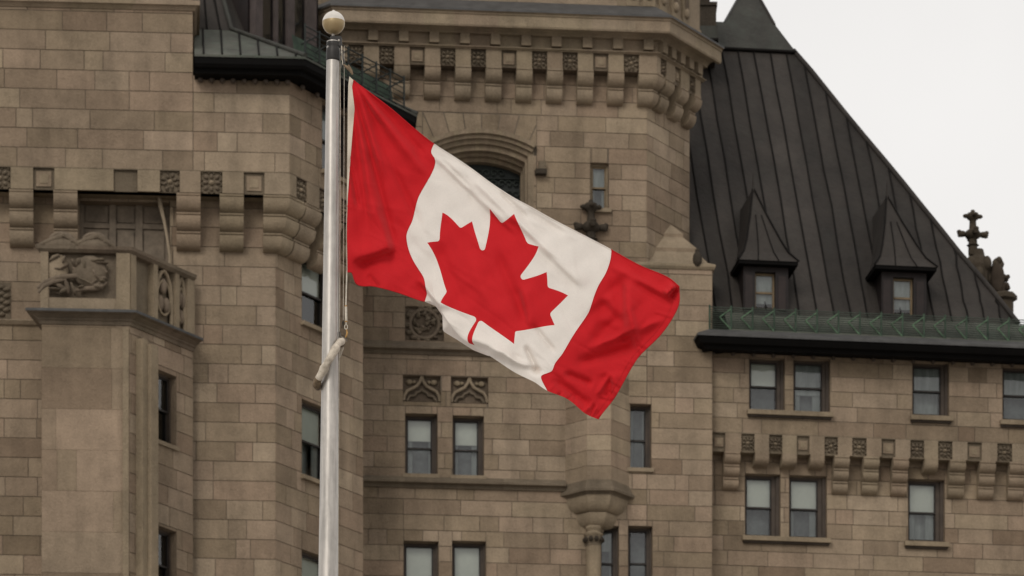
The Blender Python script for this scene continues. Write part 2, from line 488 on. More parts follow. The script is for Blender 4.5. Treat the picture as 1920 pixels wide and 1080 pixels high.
# ------------------------------------------------------------------ window builder (a part: window > pane, blind, sill)
def window(wall, s0, s1, z0, z1, rev=0.28, upper='blind', lower='room', bl=None, sill=True, sash='sash', frame='timber', mid=0.5, fw=0.055, sillw=0.10, hole=True, fr=None):
    F = wall.F
    if hole: wall.hole(s0, s1, z0, z1, rev)
    mb = MB(); o1 = -rev + 0.09; o0 = -rev - 0.05
    # outer box frame
    fr = fr or fw
    fbox(mb, F, s0, s0 + fw, o0, o1, z0, z1, frame); fbox(mb, F, s1 - fr, s1, o0, o1, z0, z1, frame)
    if fr > fw: fbox(mb, F, s1 - fr * .45, s1 - .003, o1 - .01, o1 + .07, z0 + .003, z1 - .003, frame)
    fbox(mb, F, s0 + fw, s1 - fr, o0, o1, z1 - fw, z1, frame); fbox(mb, F, s0 + fw, s1 - fr, o0, o1 + 0.03, z0, z0 + fw * 0.9, 'sash_light' if sill else frame)
    a, b = s0 + fw, s1 - fr; c, d = z0 + fw * 0.9, z1 - fw; zm = c + (d - c) * mid
    sw = 0.035
    def sashf(za, zb, o):
        fbox(mb, F, a, a + sw, o - 0.04, o, za, zb, sash); fbox(mb, F, b - sw, b, o - 0.04, o, za, zb, sash)
        fbox(mb, F, a + sw, b - sw, o - 0.04, o, zb - sw * 1.2, zb, sash); fbox(mb, F, a + sw, b - sw, o - 0.04, o, za, za + sw * 1.2, sash)
    sashf(zm - 0.02, d, -rev + 0.055); sashf(c, zm + 0.03, -rev + 0.01)
    w = mb.build('window', ROOT)
    for (za, zb, o) in ((zm, d, -rev + 0.035), (c, zm, -rev - 0.012)):
        pm = MB(); pm.poly([F.p(a + sw, o, za), F.p(b - sw, o, za), F.p(b - sw, o, zb), F.p(a + sw, o, zb)], 'glass'); pm.build('pane', w)
    bm_ = MB(); ob = -rev - 0.055
    zb0 = zm if bl is None else d - (d - c) * (bl + random.uniform(-.03, .03))
    if upper:
        bm_.poly([F.p(a, ob, zb0), F.p(b, ob, zb0), F.p(b, ob, d), F.p(a, ob, d)], upper)
        bm_.poly([F.p(a, ob - 0.02, zb0), F.p(b, ob - 0.02, zb0), F.p(b, ob - 0.02, d), F.p(a, ob - 0.02, d)], upper)
        bm_.build('blind', w)
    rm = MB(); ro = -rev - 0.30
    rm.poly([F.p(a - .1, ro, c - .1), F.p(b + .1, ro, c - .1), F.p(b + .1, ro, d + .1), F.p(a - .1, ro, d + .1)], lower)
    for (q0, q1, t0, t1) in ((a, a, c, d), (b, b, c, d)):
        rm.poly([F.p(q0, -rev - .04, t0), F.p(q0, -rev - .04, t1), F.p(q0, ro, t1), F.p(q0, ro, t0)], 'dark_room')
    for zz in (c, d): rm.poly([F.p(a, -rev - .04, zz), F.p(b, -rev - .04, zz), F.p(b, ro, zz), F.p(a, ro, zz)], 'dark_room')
    rm.build('interior', w)
    if lower != 'dark_room' and random.random() < .75:
        cm = MB(); oc = -rev - .10
        for (q0, q1) in ((a, a + (b - a) * random.uniform(.12, .32)), (b - (b - a) * random.uniform(.10, .34), b)):
            nn_ = 9; rows_ = [[F.p(q0 + (q1 - q0) * k / nn_, oc + .025 * (1 if k % 2 else -1), zz) for k in range(nn_ + 1)] for zz in (c, zb0 if upper else d)]
            cm.grid(rows_, 'blind_dim', .5, True)
        cm.build('curtain', w)
    if sill:
        sm = MB(); fbox(sm, F, s0 - 0.06, s1 + 0.06, -rev + 0.02, sillw, z0 - 0.10, z0 - 0.003, 'trim', 0.55)
        sm.build('sill', w)
    return w

def rect(F, px0, py0, px1, py1, out=0.0):
    s0, s1 = F.s(px0, out), F.s(px1, out); zt = F.z(px0, py0, out); zb = F.z(px0, py1, out)
    return s0, s1, zb, zt

# ------------------------------------------------------------------ carved pieces
def corbel_prof(z1, O, rolls, hr, step, back=-0.05):
    prof = [(back, z1), (O, z1)]; o = O; z = z1
    for k in range(rolls):
        nxt = o - step if k < rolls - 1 else o - step * 0.8
        if k:
            prof += [(o + .0, z), (o + .0, z - .045), (o - .03, z - .05), (o - .03, z - .085)]; z -= .085; used = .085
        else:
            prof += [(o, z - .05), (o - .02, z - .055), (o - .02, z - .09)]; z -= .09; used = .09
        H = hr - used; deep = nxt - .09
        prof.append((o + .03, z))
        for a in range(1, 10):
            th = a / 9 * math.pi / 2
            prof.append((o + .03 - (o + .03 - deep) * (1 - math.cos(th)) ** 1.15, z - H * math.sin(th)))
        z -= H; o = nxt
    prof.append((back, z))
    return prof, z

def rosette(F, sc, zc, size, out, kind, depth=0.07):
    mb = MB(); h = size / 2 * random.uniform(.95, 1.0); o = out - depth; tw = random.uniform(.35, .8); rot_ = random.choice([0, 0, math.pi / 8])
    dx = Vector((F.d.x, F.d.y, 0)); dn = Vector((F.n.x, F.n.y, 0)); dz = Vector((0, 0, 1))
    fbox(mb, F, sc - h * .99, sc + h * .99, o - .04, o + .006, zc - h * .99, zc + h * .99, 'carved', .5)
    if kind == 'square':
        fbox(mb, F, sc - h * 0.72, sc + h * 0.72, o - .03, o + depth * 0.55, zc - h * 0.72, zc + h * 0.72, 'trim', 0.35)
        fbox(mb, F, sc - h * 0.42, sc + h * 0.42, o - .03, o + depth * 0.75, zc - h * 0.42, zc + h * 0.42, 'trim', 0.5)
    else:
        c = F.p(sc, o + 0.01, zc)
        mb.ell(c, dx * h * 0.26, dz * h * 0.26, dn * depth * 1.25, 'trim', tint=0.6)
        for k in range(8):
            a = k * math.pi / 4 + rot_; rr = h * (0.58 if k % 2 == 0 else 0.74)
            e = dx * math.cos(a) + dz * math.sin(a); f = dx * -math.sin(a) + dz * math.cos(a)
            mb.ell(c + e * rr, e * h * 0.27, f * h * 0.19, dn * depth * 0.95, 'carved', tint=tw)
        for k in range(12):
            a = (k + .5) * math.pi / 6; e = dx * math.cos(a) + dz * math.sin(a)
            q = h * 0.9 / max(abs(math.cos(a)), abs(math.sin(a)))
            mb.ell(c + e * q * 0.98, dx * h * 0.11, dz * h * 0.11, dn * depth * 0.8, 'carved', n=6, k=4, tint=0.5)
    return mb.build('carved_panel', ROOT)

def corbel(pts, z1, O, rolls, hr, step, name='corbel', tint=None):
    mb = MB(); prof, zb = corbel_prof(z1, O, rolls, hr, step)
    sweep(mb, pts, prof, 'trim', base=0.55 if tint is None else tint, var=0.15)
    mb.build(name, ROOT); return zb

# ================================================================== LEFT TOWER
L = Face.at(517, 114, 4.0)
LC = Face(L.o, R(58))
lc_end = LC.s(681)
back = Vector((-0.07, 1.0)).normalized()
LP = [L.xy(L.s(-90)), L.xy(0), LC.xy(lc_end), LC.xy(lc_end) + back * 9]
OV = 0.62
LU = offset(LP, OV)
LUF = Face.span(LU[0], LU[1]); LUC = Face.span(LU[1], LU[2])
luf_len = (LU[1] - LU[0]).length; luc_len = (LU[2] - LU[1]).length
CH_L = 0.462
zb_band = LUF.z(420, 362); zt_band = LUF.z(420, 322)
z_eave_in = LUF.z(450, 151)

wm = MB()
lw = Wall(L, CH_L, zphase=L.z(440, 462) - 0.02)
lw.region(L.s(-90), 0, L.z(440, 1200), zb_band + 0.05)
lcw = Wall(LC, CH_L, zphase=lw.zp, wmin=0.6, wmax=1.2)
lcw.region(0, lc_end, L.z(440, 1200), zb_band + 0.05)
# windows in the canted face
for (yt, yb, up, lo, bl) in ((478, 602, 'blind', 'dark_room', .45), (748, 890, 'blind', 'blind_dim', .5), (1030, 1170, 'blind', 'room', .6)):
    s0, s1, z0, z1 = LC.s(566), LC.s(618), LC.z(566, yb), LC.z(566, yt)
    window(lcw, s0, s1, z0, z1, 0.22, up, lo, bl)
# balcony door lights behind the bay parapet
zd1, zd0 = L.z(200, 378), L.z(200, 560)
lw.hole(L.s(150), L.s(318), zd0, zd1, 0.32)
dm_ = MB()
fbox(dm_, L, L.s(150), L.s(318), -.36, -.30, zd0, zd1, 'tan_blind', .4)
for (a, b) in ((150, 157), (205, 217), (254, 267), (311, 318)): fbox(dm_, L, L.s(a), L.s(b), -.31, -.22, zd0, zd1, 'tan_blind', .5)
fbox(dm_, L, L.s(150), L.s(318), -.31, -.25, zd1 - .55, zd1 - .45, 'tan_blind', .5)
bd_ = dm_.build('balcony_door', ROOT)
for (a, b) in ((160, 202), (220, 251), (270, 308)):
    pm = MB(); fbox(pm, L, L.s(a), L.s(b), -.31, -.27, zd0, zd1 - .62, 'tan_blind', .4); fbox(pm, L, L.s(a), L.s(b), -.31, -.27, zd1 - .40, zd1 - .06, 'tan_blind', .4); pm.build('panel', bd_)
lw.make(wm); lcw.make(wm)
# plain stone down to the ground
zlow = L.z(440, 1200)
sweep(wm, LP, [(0, 0), (0, zlow)], 'stone', caps=False)
# upper storey carried on the corbels
uw = Wall(LUF, CH_L, zphase=zt_band + 0.01, wmin=0.8, wmax=1.7)
sx = LUF.s(362)
uw.region(0, sx, zt_band, LUF.z(200, -90)); uw.region(sx, luf_len, zt_band, z_eave_in + 0.1)
ucw = Wall(LUC, CH_L, zphase=uw.zp, wmin=0.6, wmax=1.2)
ucw.region(0, luc_len, zt_band, z_eave_in + 0.1)
window(ucw, LUC.s(604), LUC.s(656), LUC.z(604, 318), LUC.z(604, 190), 0.22, 'blind_dim', 'room', .5)
uw.make(wm); ucw.make(wm)
sweep(wm, LU[2:], [(0, zt_band), (0, z_eave_in + .1)], 'stone', caps=False)
# right cheek and top of the tall front block
zt = LUF.z(200, -90)
wm.poly([LUF.p(sx, 0, z_eave_in), LUF.p(sx, -6, z_eave_in), LUF.p(sx, -6, zt), LUF.p(sx, 0, zt)], 'stone')
wm.poly([LUF.p(0, 0, zt), LUF.p(sx, 0, zt), LUF.p(sx, -6, zt), LUF.p(0, -6, zt)], 'stone')
# underside of the corbelled storey
sweep(wm, LP, [(-0.02, zb_band), (OV - .08, zb_band)], 'trim', caps=False, base=.3)
wm.build('tower_wall', ROOT, label='weathered brown ashlar wall of the canted left tower')

mb = MB()   # string moulding high on the tall block
z0 = LUF.z(200, 9)
sweep(mb, [LUF.xy(0), LUF.xy(sx), LUF.xy(sx, -2)], [(-.05, z0 - .10), (.03, z0 - .10), (.10, z0 - .02), (.16, z0 - .01), (.16, z0 + .10), (-.05, z0 + .14)], 'trim', seg=1.4)
mb.build('string_course', ROOT)

# band of blocks and carved panels, corbels
mb = MB()
sweep(mb, LU, [(-0.3, zb_band), (-0.07, zb_band), (-0.07, zt_band - .004), (-.002, zt_band - .004), (-.002, zt_band + .02)], 'carved', caps=False, base=.45)
mb.build('band_course', ROOT)
def band_blocks(F, cuts, z0, z1, o0=-0.08, o1=0.0):
    for (a, b) in cuts:
        mb = MB(); fbox(mb, F, a, b, o0, o1, z0, z1, 'trim', random.uniform(.4, .7)); mb.build('band_block', ROOT)
panels_l = [(-22, 20, 'rose'), (62, 102, 'square'), (213, 258, 'blank'), (300, 337, 'rose'), (376, 417, 'rose'), (457, 496, 'square')]
prev = LUF.s(-80); cuts = []
for (a, b, kd) in panels_l:
    sa, sb = LUF.s(a), LUF.s(b); cuts.append((prev, sa)); prev = sb
    if kd != 'blank': rosette(LUF, (sa + sb) / 2, (zb_band + zt_band) / 2, min(sb - sa, zt_band - zb_band), 0, kd)
band_blocks(LUF, cuts, zb_band, zt_band)
mb = MB()
ca, cb = LUC.s(556), LUC.s(576)
prevc = LUF.s(496)
sweep(mb, [LUF.xy(prevc), LU[1], LUC.xy(ca)], [(-.08, zb_band), (0, zb_band), (0, zt_band), (-.08, zt_band)], 'trim', base=.55, var=.05)
mb.build('band_block', ROOT)
per = None
pc = [(556, 576), (599, 616), (640, 655), (680, 694)]
prev = ca
for i, (a, b) in enumerate(pc):
    sa, sb = LUC.s(a), LUC.s(b)
    if i: band_blocks(LUC, [(prev, sa)], zb_band, zt_band)
    rosette(LUC, (sa + sb) / 2, (zb_band + zt_band) / 2, min(sb - sa, zt_band - zb_band), 0, 'rose'); prev = sb
band_blocks(LUC, [(prev, luc_len)], zb_band, zt_band)
HR_L = 0.40
for (a, b) in ((17, 62), (100, 145), (331, 376), (412, 457)):
    s0, s1 = L.s(a, OV), L.s(b, OV)
    corbel([L.xy(s0), L.xy(s1)], zb_band - 0.004, OV - .02, 3, HR_L, 0.17)
s0 = L.s(494, OV)
corbel([L.xy(s0), L.xy(0), LC.xy(0.32)], zb_band - 0.004, OV - .02, 3, HR_L, 0.17)
for (a, b) in ((574, 603), (618, 642), (656, 682)):
    s0, s1 = LC.s(a, OV), LC.s(b, OV)
    corbel([LC.xy(s0), LC.xy(s1)], zb_band - 0.004, OV - .02, 3, HR_L, 0.17)

# eave, low-pitched skirt and steep roof
EO = 0.66
ezt = LUF.z(450, 104, EO); ezb = ezt - 0.34
poly_e = [LUF.xy(sx + 0.03), LU[1], LU[2], LU[3]]
mb = MB()
sweep(mb, poly_e, [(0.0, z_eave_in), (EO - .18, ezb - .04), (EO - .15, ezb + .05), (EO - .05, ezb + .07), (EO, ezb + .14), (EO, ezt - .03), (EO - .02, ezt - .03)], 'eave', caps=True)
mb.build('eave', ROOT)
mb = MB()
zs = ezt + 1.75
RUN = 3.3
sweep(mb, poly_e, [(EO + .02, ezt - .05), (EO + .02, ezt), (EO - RUN, zs)], 'skirt', seg=0.75, caps=False, base=.5, var=.4)
mb.build('skirt_roof', ROOT)
mb = MB()
sweep(mb, poly_e, [(EO - RUN, zs), (EO - RUN - 2.2, zs + 5.0)], 'roof', seg=0.7, caps=False, base=.5, var=.4)
mb.build('steep_roof', ROOT)
mb = MB()   # standing seams and hip rolls
po, pi, pt_ = offset(poly_e, EO + .02), offset(poly_e, EO - RUN), offset(poly_e, EO - RUN - 2.2)
for i in (0, 1):
    nn = 6 if i == 0 else 8
    for k in range(nn):
        f = (k + .5) / nn
        a = po[i].lerp(po[i + 1], f); Fq = Face.span(poly_e[i], poly_e[i + 1])
        b = a - Fq.n * RUN
        # stop at the hips
        tt = 1.0
        for q in np.linspace(0, 1, 40):
            w = a.lerp(b, q); lo = po[i].lerp(pi[i], q); hi = po[i + 1].lerp(pi[i + 1], q)
            if (w - lo).dot(Fq.d) < 0 or (w - hi).dot(Fq.d) > 0: tt = q; break
        e = a.lerp(b, tt)
        mb.tube([(a.x, a.y, ezt + .02), (e.x, e.y, ezt + (zs - ezt) * tt + .02)], .022, 'seam', 6)
mb.tube([(po[1].x, po[1].y, ezt + .03), (pi[1].x, pi[1].y, zs + .03), (pt_[1].x, pt_[1].y, zs + 5.03)], .06, 'roof_green', 8)
mb.tube([(po[2].x, po[2].y, ezt + .03), (pi[2].x, pi[2].y, zs + .03)], .06, 'roof_green', 8)
for f in (.35, .7):
    a, b = pi[0].lerp(pi[1], f), pt_[0].lerp(pt_[1], f); mb.tube([(a.x, a.y, zs + .02), (b.x, b.y, zs + 5.02)], .025, 'seam', 6)
mb.build('roof_seam', ROOT)
for i in range(9):   # rafter ends under the eave
    f = i / 8; mb = MB(); 
    a = LUF.xy(LUF.s(376) + f * (luf_len - LUF.s(376) - .05), .12); mb.ell((a.x, a.y, z_eave_in - .05), Vector((.07, 0, 0)), Vector((0, .10, 0)), Vector((0, 0, .07)), 'timber'); mb.build('rafter_end', ROOT)
for i in range(7):
    mb = MB(); a = LUC.xy(.35 + i * .62, .12); mb.ell((a.x, a.y, z_eave_in - .05), Vector((.07, 0, 0)), Vector((0, .10, 0)), Vector((0, 0, .07)), 'timber'); mb.build('rafter_end', ROOT)

def snow_rail(pts, z, H, n, m, brace=True, dout=0.0, name='snow_rail', mr=None, ms=None):
    """rail on an eave: rails part, posts and struts as sub-parts"""
    P = offset(pts, dout); rm = MB()
    nr_ = 11 if mr else 7
    for k in range(nr_):
        zz = z + H * (0.04 + 0.96 * k / (nr_ - 1))
        for i in range(len(P) - 1): rm.tube([(P[i].x, P[i].y, zz), (P[i + 1].x, P[i + 1].y, zz)], .012 if mr else (.011 if k < 6 else .017), mr or m, 6)
    rail = rm.build(name, ROOT)
    for i in range(len(P) - 1):
        d = (P[i + 1] - P[i]); Ld = d.length; d.normalize(); nn = n[i]
        inn = Vector((-d.y, d.x))
        for k in range(nn + 1):
            a = P[i] + d * (Ld * k / nn)
            pm = MB(); pm.tube([(a.x, a.y, z - .06), (a.x, a.y, z + H + .05)], .026, m, 6); pm.build('post', rail)
            if brace and k < nn:
                sm = MB(); e = Ld / nn
                b = a + d * e; q = b + inn * (-.03 if ms else .5) - d * e * .55
                sm.tube([(b.x, b.y, z + H * .95), (q.x, q.y, z + H * .55)], .020 if ms else .018, ms or m, 6)
                sm.tube([(q.x, q.y, z + H * .55), (b.x, b.y, z + .02)], .020 if ms else .018, ms or m, 6)
                sm.build('strut', rail)
    return rail
snow_rail([LU[1], LU[2]], ezt + .10, .78, [7], 'iron', True, EO - .22)
mb = MB()   # sheet copper snow guard panel behind the rail
sweep(mb, [LU[1], LU[2]], [(EO - .5, ezt + .15), (EO - .6, ezt + .75)], 'verdigris', seg=.8, caps=False)
mb.build('snow_guard', ROOT)

# dark dormer on the canted side of the left roof
Q = LUC.off(-2.5)
da, db = Q.s(472), Q.s(604)
zq0, zq1 = Q.z(500, 100), Q.z(500, -70)
dm = MB()
fbox(dm, Q, da, db, -2.4, -.12, zq0 - 1.0, zq1, 'redwood')
for (a, b) in ((476, 489), (513, 518), (536, 549), (572, 590)):
    fbox(dm, Q, Q.s(a), Q.s(b), -.13, .06, zq0 - .6, zq1, 'post_brown')
fbox(dm, Q, da, db, -.13, .10, zq0 - .8, zq0 - .12, 'redwood')
dorm = dm.build('dormer', ROOT)
for (a, b) in ((489, 513), (518, 536), (549, 572)):
    pm = MB(); pm.poly([Q.p(Q.s(a), -.02, zq0 - .12), Q.p(Q.s(b), -.02, zq0 - .12), Q.p(Q.s(b), -.02, zq1), Q.p(Q.s(a), -.02, zq1)], 'glass'); pm.build('pane', dorm)
    pm = MB(); fbox(pm, Q, Q.s(a), Q.s(b), -.11, -.09, zq0 - .12, zq1, 'dark_room'); pm.build('interior', dorm)

# ------------------------------------------------------------------ balcony bay of the left tower
BF = Face.at(243, 111.4, 4.0)
BC = Face(BF.o, R(58))
b_l = BF.s(78); bc_end = BC.s(362)
BP = [BF.xy(b_l) + Vector((.35, 2.6)), BF.xy(b_l), BF.xy(0), BC.xy(bc_end)]
zled = BF.z(150, 601)        # underside of ledge
bw = MB()
w1 = Wall(BF, 0.95, zphase=BF.z(150, 690), joint=.003, wmin=1.6, wmax=4)
w1.region(b_l, 0, BF.z(150, 1200), zled)
w2 = Wall(BC, CH_L, zphase=lw.zp, wmin=.6, wmax=1.3)
w2.region(0, bc_end, BF.z(150, 1200), zled)
for (yt, yb) in ((693, 838), (984, 1130)):
    s0, s1 = BC.s(286), BC.s(331)
    window(w2, s0, s1, BC.z(331, yb), BC.z(331, yt + 14), 0.26, 'dark_room', 'dark_room', .5, sill=True, sillw=.05)
w1.make(bw); w2.make(bw)
sweep(bw, BP[:2], [(0, BF.z(150, 1200)), (0, zled)], 'stone', caps=False)
sweep(bw, BP, [(0, 0), (0, BF.z(150, 1200))], 'stone', caps=False)
bw.build('bay_wall', ROOT)
mb = MB()   # clasping pier at the corner of the bay
zpt = zled - .35
e1 = BC.s(297, .30)
fbox(mb, BC, 0.25, e1 * .62, 0.0, .20, BF.z(150, 1200), zpt, 'trim', .45)
fbox(mb, BC, e1 * .62, e1, 0.0, .30, BF.z(150, 1200), zpt - .1, 'trim', .5)
fbox(mb, BF, -.16, -.02, 0, .05, BF.z(150, 1200), zpt + .2, 'trim', .5)
mb.build('bay_pier', ROOT)
mb = MB()
h = 0.30
sweep(mb, BP, [(-.05, zled - .10), (.03, zled - .10), (.05, zled - .03), (.09, zled + .0), (.09, zled + .03), (.20, zled + .10), (.28, zled + .115), (.28, zled + .17), (.08, zled + .24), (-.2, zled + .24)], 'carved', seg=1.2, base=.5)
mb.build('balcony_ledge', ROOT)
mb = MB(); sweep(mb, BP, [(.283, zled + .13), (.30, zled + .13), (.30, zled + .185), (.07, zled + .26)], 'ledge', caps=False); mb.build('lead_flashing', ROOT)
# parapet
zp0 = zled + .24; zp1 = BF.z(150, 474)
PB = offset(BP, 0.02)
PF, PCf = Face.span(PB[1], PB[2]), Face.span(PB[2], PB[3])
pf_len = (PB[2] - PB[1]).length; pc_len = (PB[3] - PB[2]).length
mb = MB()
sweep(mb, BP, [(-.22, zp0), (-.14, zp0), (-.14, zp1), (-.22, zp1)], 'carved', caps=True, base=.6)
fbox(mb, PF, 0.0, .18, -.16, .02, zp0, zp1, 'trim', .55)
fbox(mb, PF, pf_len - .32, pf_len, -.16, .03, zp0, zp1, 'trim', .5)
fbox(mb, PF, .18, pf_len - .32, -.16, -.01, zp0, zp0 + .28, 'trim', .6)
fbox(mb, PCf, 0.02, .22, -.16, .02, zp0, zp1, 'trim', .5)
for k in (0.36, 0.70):
    fbox(mb, PCf, pc_len * k, pc_len * k + .16, -.16, .02, zp0, zp1, 'trim', .5)
fbox(mb, PCf, pc_len - .28, pc_len, -.16, .03, zp0, zp1, 'trim', .55)
par = mb.build('parapet', ROOT)
mb = MB()
sweep(mb, BP, [(-.30, zp1), (.02, zp1), (.10, zp1 + .06), (.12, zp1 + .13), (-.12, zp1 + .2), (-.30, zp1 + .2)], 'carved', seg=1.2, base=.7)
mb.build('parapet_coping', ROOT)
# carved cartouche with scrolls and ribbons on the parapet front
mb = MB()
dx = Vector((PF.d.x, PF.d.y, 0)); dn = Vector((PF.n.x, PF.n.y, 0)); dz = Vector((0, 0, 1))
cz = (zp0 + zp1) / 2
def sp(px, py): return PF.p(PF.s(px), 0.0, PF.z(px, py))
mb.ell(sp(168, 508) - dn * .05, dx * .42, dz * .38, dn * .16, 'carved', 14, 8, .6)
mb.ell(sp(108, 505) - dn * .08, dx * .26, dz * .40, dn * .12, 'trim', 12, 8, .6)
for pts in ([(70, 540), (85, 528), (110, 520), (140, 518), (170, 519), (197, 521)], [(137, 500), (145, 512), (160, 528), (180, 536), (196, 525)], [(72, 548), (82, 536), (100, 528), (125, 524)], [(150, 490), (170, 494), (190, 500), (200, 512)], [(140, 545), (160, 541), (185, 540), (200, 530)]):
    mb.tube([sp(*p) + dn * .0 for p in pts], [.022 + .045 * math.sin(math.pi * (q + .4) / len(pts)) for q in range(len(pts))], 'carved', 8, tint=.75)
rk = random.Random(4)
for k in range(26):
    c_ = sp(rk.uniform(96, 196), rk.uniform(480, 545)); a_ = rk.uniform(0, 3.14); e_ = dx * math.cos(a_) + dz * math.sin(a_); f_ = dz * math.cos(a_) - dx * math.sin(a_)
    mb.ell(c_ + dn * .02, e_ * rk.uniform(.08, .20), f_ * rk.uniform(.03, .07), dn * rk.uniform(.06, .13), 'carved', tint=rk.uniform(.3, .8))
mb.build('cartouche', ROOT)
for cx in (112, 174):
    mb = MB()
    cc = PF.p(PF.s(cx), -.06, zp1 + .30)
    pts = []
    for k in range(26):
        a = -0.3 + k / 25 * math.pi * 2.3; rr = .22 * (1 - k / 25 * .62)
        pts.append(cc + dx * math.cos(a) * rr * 1.3 + dz * math.sin(a) * rr * .75)
    mb.tube(pts, [.075 - .05 * q / 25 for q in range(26)], 'carved', 8, tint=.7)
    mb.tube([cc + dx * -.55 + dz * -.16, cc + dx * -.3 + dz * -.06, cc + dx * .1 + dz * .12, cc + dx * .34 + dz * -.04, cc + dx * .55 + dz * -.16], [.03, .07, .08, .07, .03], 'carved', 8, tint=.6)
    mb.ell(cc + dz * -.12, dx * .42, dn * .09, dz * .16, 'carved', 10, 6, .6)
    mb.build('scroll', ROOT)
# pierced tracery panels on the canted parapet
dxc = Vector((PCf.d.x, PCf.d.y, 0)); dnc = Vector((PCf.n.x, PCf.n.y, 0))
for k, (f0, f1) in enumerate(((.42, .70), (.765, .90))):
    mb = MB(); sc_ = pc_len * (f0 + f1) / 2; hw = pc_len * (f1 - f0) / 2 * .86
    c = PCf.p(sc_, -.07, cz)
    H2 = (zp1 - zp0) / 2
    arch = [c + dxc * hw * x + dz * H2 * y for (x, y) in ((-1, -.95), (-1, .1), (-.8, .55), (-.4, .85), (0, .97), (.4, .85), (.8, .55), (1, .1), (1, -.95))]
    mb.tube(arch, .05, 'trim', 8, tint=.55)
    for q in range(3):
        a = q * 2.09 + 1.57 + k
        mb.ell(c + dxc * math.cos(a) * hw * .45 + dz * math.sin(a) * H2 * .42 - dnc * .02, dxc * hw * .38, dz * H2 * .3, dnc * .09, 'carved', 10, 6, .8)
    mb.tube([c + dxc * math.cos(a) * hw * .85 + dz * math.sin(a) * H2 * .6 for a in np.linspace(0, 2 * math.pi, 20)], .035, 'trim', 6, tint=.5)
    mb.build('tracery_panel', ROOT)
# pale curved water pipe beside the balcony door
mb = MB()
mb.tube([L.p(L.s(px, .15), .15, L.z(px, py, .15)) for (px, py) in ((297, 362), (301, 385), (308, 415), (314, 450), (318, 480), (317, 520), (314, 560))], [.035, .06, .04, .035, .035, .035, .035], 'trim', 8, tint=1.0)
mb.build('water_pipe', ROOT)
# carved block on the left edge
mb = MB()
fbox(mb, L, L.s(-14), L.s(20), -.02, .03, L.z(0, 602), L.z(0, 530), 'carved', .5)
for k in range(14):
    c = L.p(L.s(-6 + (k % 3) * 9), .02, L.z(0, 535 + 60 * (k / 14)))
    mb.ell(c, Vector((.1, 0, 0)), Vector((0, .1, 0)), Vector((0, 0, .06)), 'carved')
mb.build('carved_panel', ROOT)
mb = MB(); z_ = L.z(30, 603)
sweep(mb, [L.xy(L.s(-90)), L.xy(L.s(90))], [(0, z_ - .1), (.06, z_ - .08), (.12, z_), (0, z_ + .06)], 'trim', seg=1.0); mb.build('string_course', ROOT)

# ================================================================== CENTRAL TOWER
C = Face.at(1213, 120.6, 5.7)
CU = Face(C.o, R(58))
cu_end = CU.s(1293)
UPL = C.xy(C.s(652))
UP = [UPL + Vector((-.69, .72)) * 2.1 + Vector((0, 6)), UPL + Vector((-.69, .72)) * 2.1, UPL, C.xy(0), CU.xy(cu_end), CU.xy(cu_end) + back * 8]
CP = [C.xy(C.s(640)), C.xy(C.s(1336)), C.xy(C.s(1336)) + back * 9]
CH_C = 0.388
FO = 0.40     # how far the frieze stands out
def cz_(py, out=0.0, px=900): return C.z(px, py, out)
z_fr0, z_fr1 = cz_(123, FO), cz_(92, FO)
z_low_top = C.z(1270, 503)
wm = MB()
cw = Wall(C, CH_C, zphase=C.z(1100, 219))
# upper tower front
arch_l, arch_r = C.s(792), C.s(1006)
arch_t, arch_b = C.z(900, 213), C.z(900, 480)
cw.region(C.s(652), 0, C.z(900, 660), z_fr0)
cw.hole(arch_l, arch_r, arch_b, arch_t, 0)
s0, s1, z0, z1 = rect(C, 1107, 305, 1141, 391)
window(cw, s0, s1, z0, z1, .22, 'blind_dim', 'room', .5, frame='trim', sash='sash_light', fw=.05)
# lower body right of the octagon corner and the whole lower front share the plane
cw.region(0, C.s(1336), C.z(900, 1190), z_low_top)
cw.region(C.s(640), 0, C.z(900, 1190), C.z(900, 660))
wins = [(760, 775, 820, 888, 'blind', 'room', .40), (849, 779, 907, 891, 'blind', 'room', .40), (757, 1014, 822, 1140, 'blind', 'room', .50), (848, 1014, 911, 1140, 'blind', 'room', .50),
        (1178, 757, 1221, 877, None, 'room', .4), (1124, 986, 1160, 1110, 'blind_dim', 'room', .3), (1178, 986, 1223, 1110, None, 'room', .4)]
for i, (a, b, c, d, up, lo, bl) in enumerate(wins):
    s0, s1, z0, z1 = rect(C, a, b, c, d)
    window(cw, s0, s1, z0, z1, .34, up, lo, bl, sill=(i in (0, 1, 4)), sillw=.06, frame='timber', mid=.47, fr=.11)
# sunk ogee panels above the pair of windows, medallion panel
og = []
for (a, b, c, d) in ((756, 703, 826, 752), (846, 706, 915, 755)):
    r_ = rect(C, a, b, c, d); cw.hole(*r_, .14); og.append(r_)
med = rect(C, 760, 574, 832, 637); cw.hole(*med, .08)
cw.make(wm)
for r_ in og + [med]:
    wm.poly([C.p(r_[0], -.14 if r_ is not med else -.08, r_[2]), C.p(r_[1], -.14 if r_ is not med else -.08, r_[2]), C.p(r_[1], -.14 if r_ is not med else -.08, r_[3]), C.p(r_[0], -.14 if r_ is not med else -.08, r_[3])], 'carved', .4)
uc = Wall(CU, CH_C, zphase=cw.zp, wmin=.7, wmax=1.3)
uc.region(0, cu_end, C.z(1270, 560), z_fr0); uc.make(wm)
# left cant and backs
sweep(wm, UP[:3], [(0, C.z(900, 660)), (0, z_fr0)], 'stone', caps=False)
sweep(wm, UP[4:], [(0, 20), (0, z_fr0)], 'stone', caps=False)
sweep(wm, CP[1:], [(0, 0), (0, z_low_top)], 'stone', caps=False)
sweep(wm, CP[:2], [(0, 0), (0, C.z(900, 1190))], 'stone', caps=False)
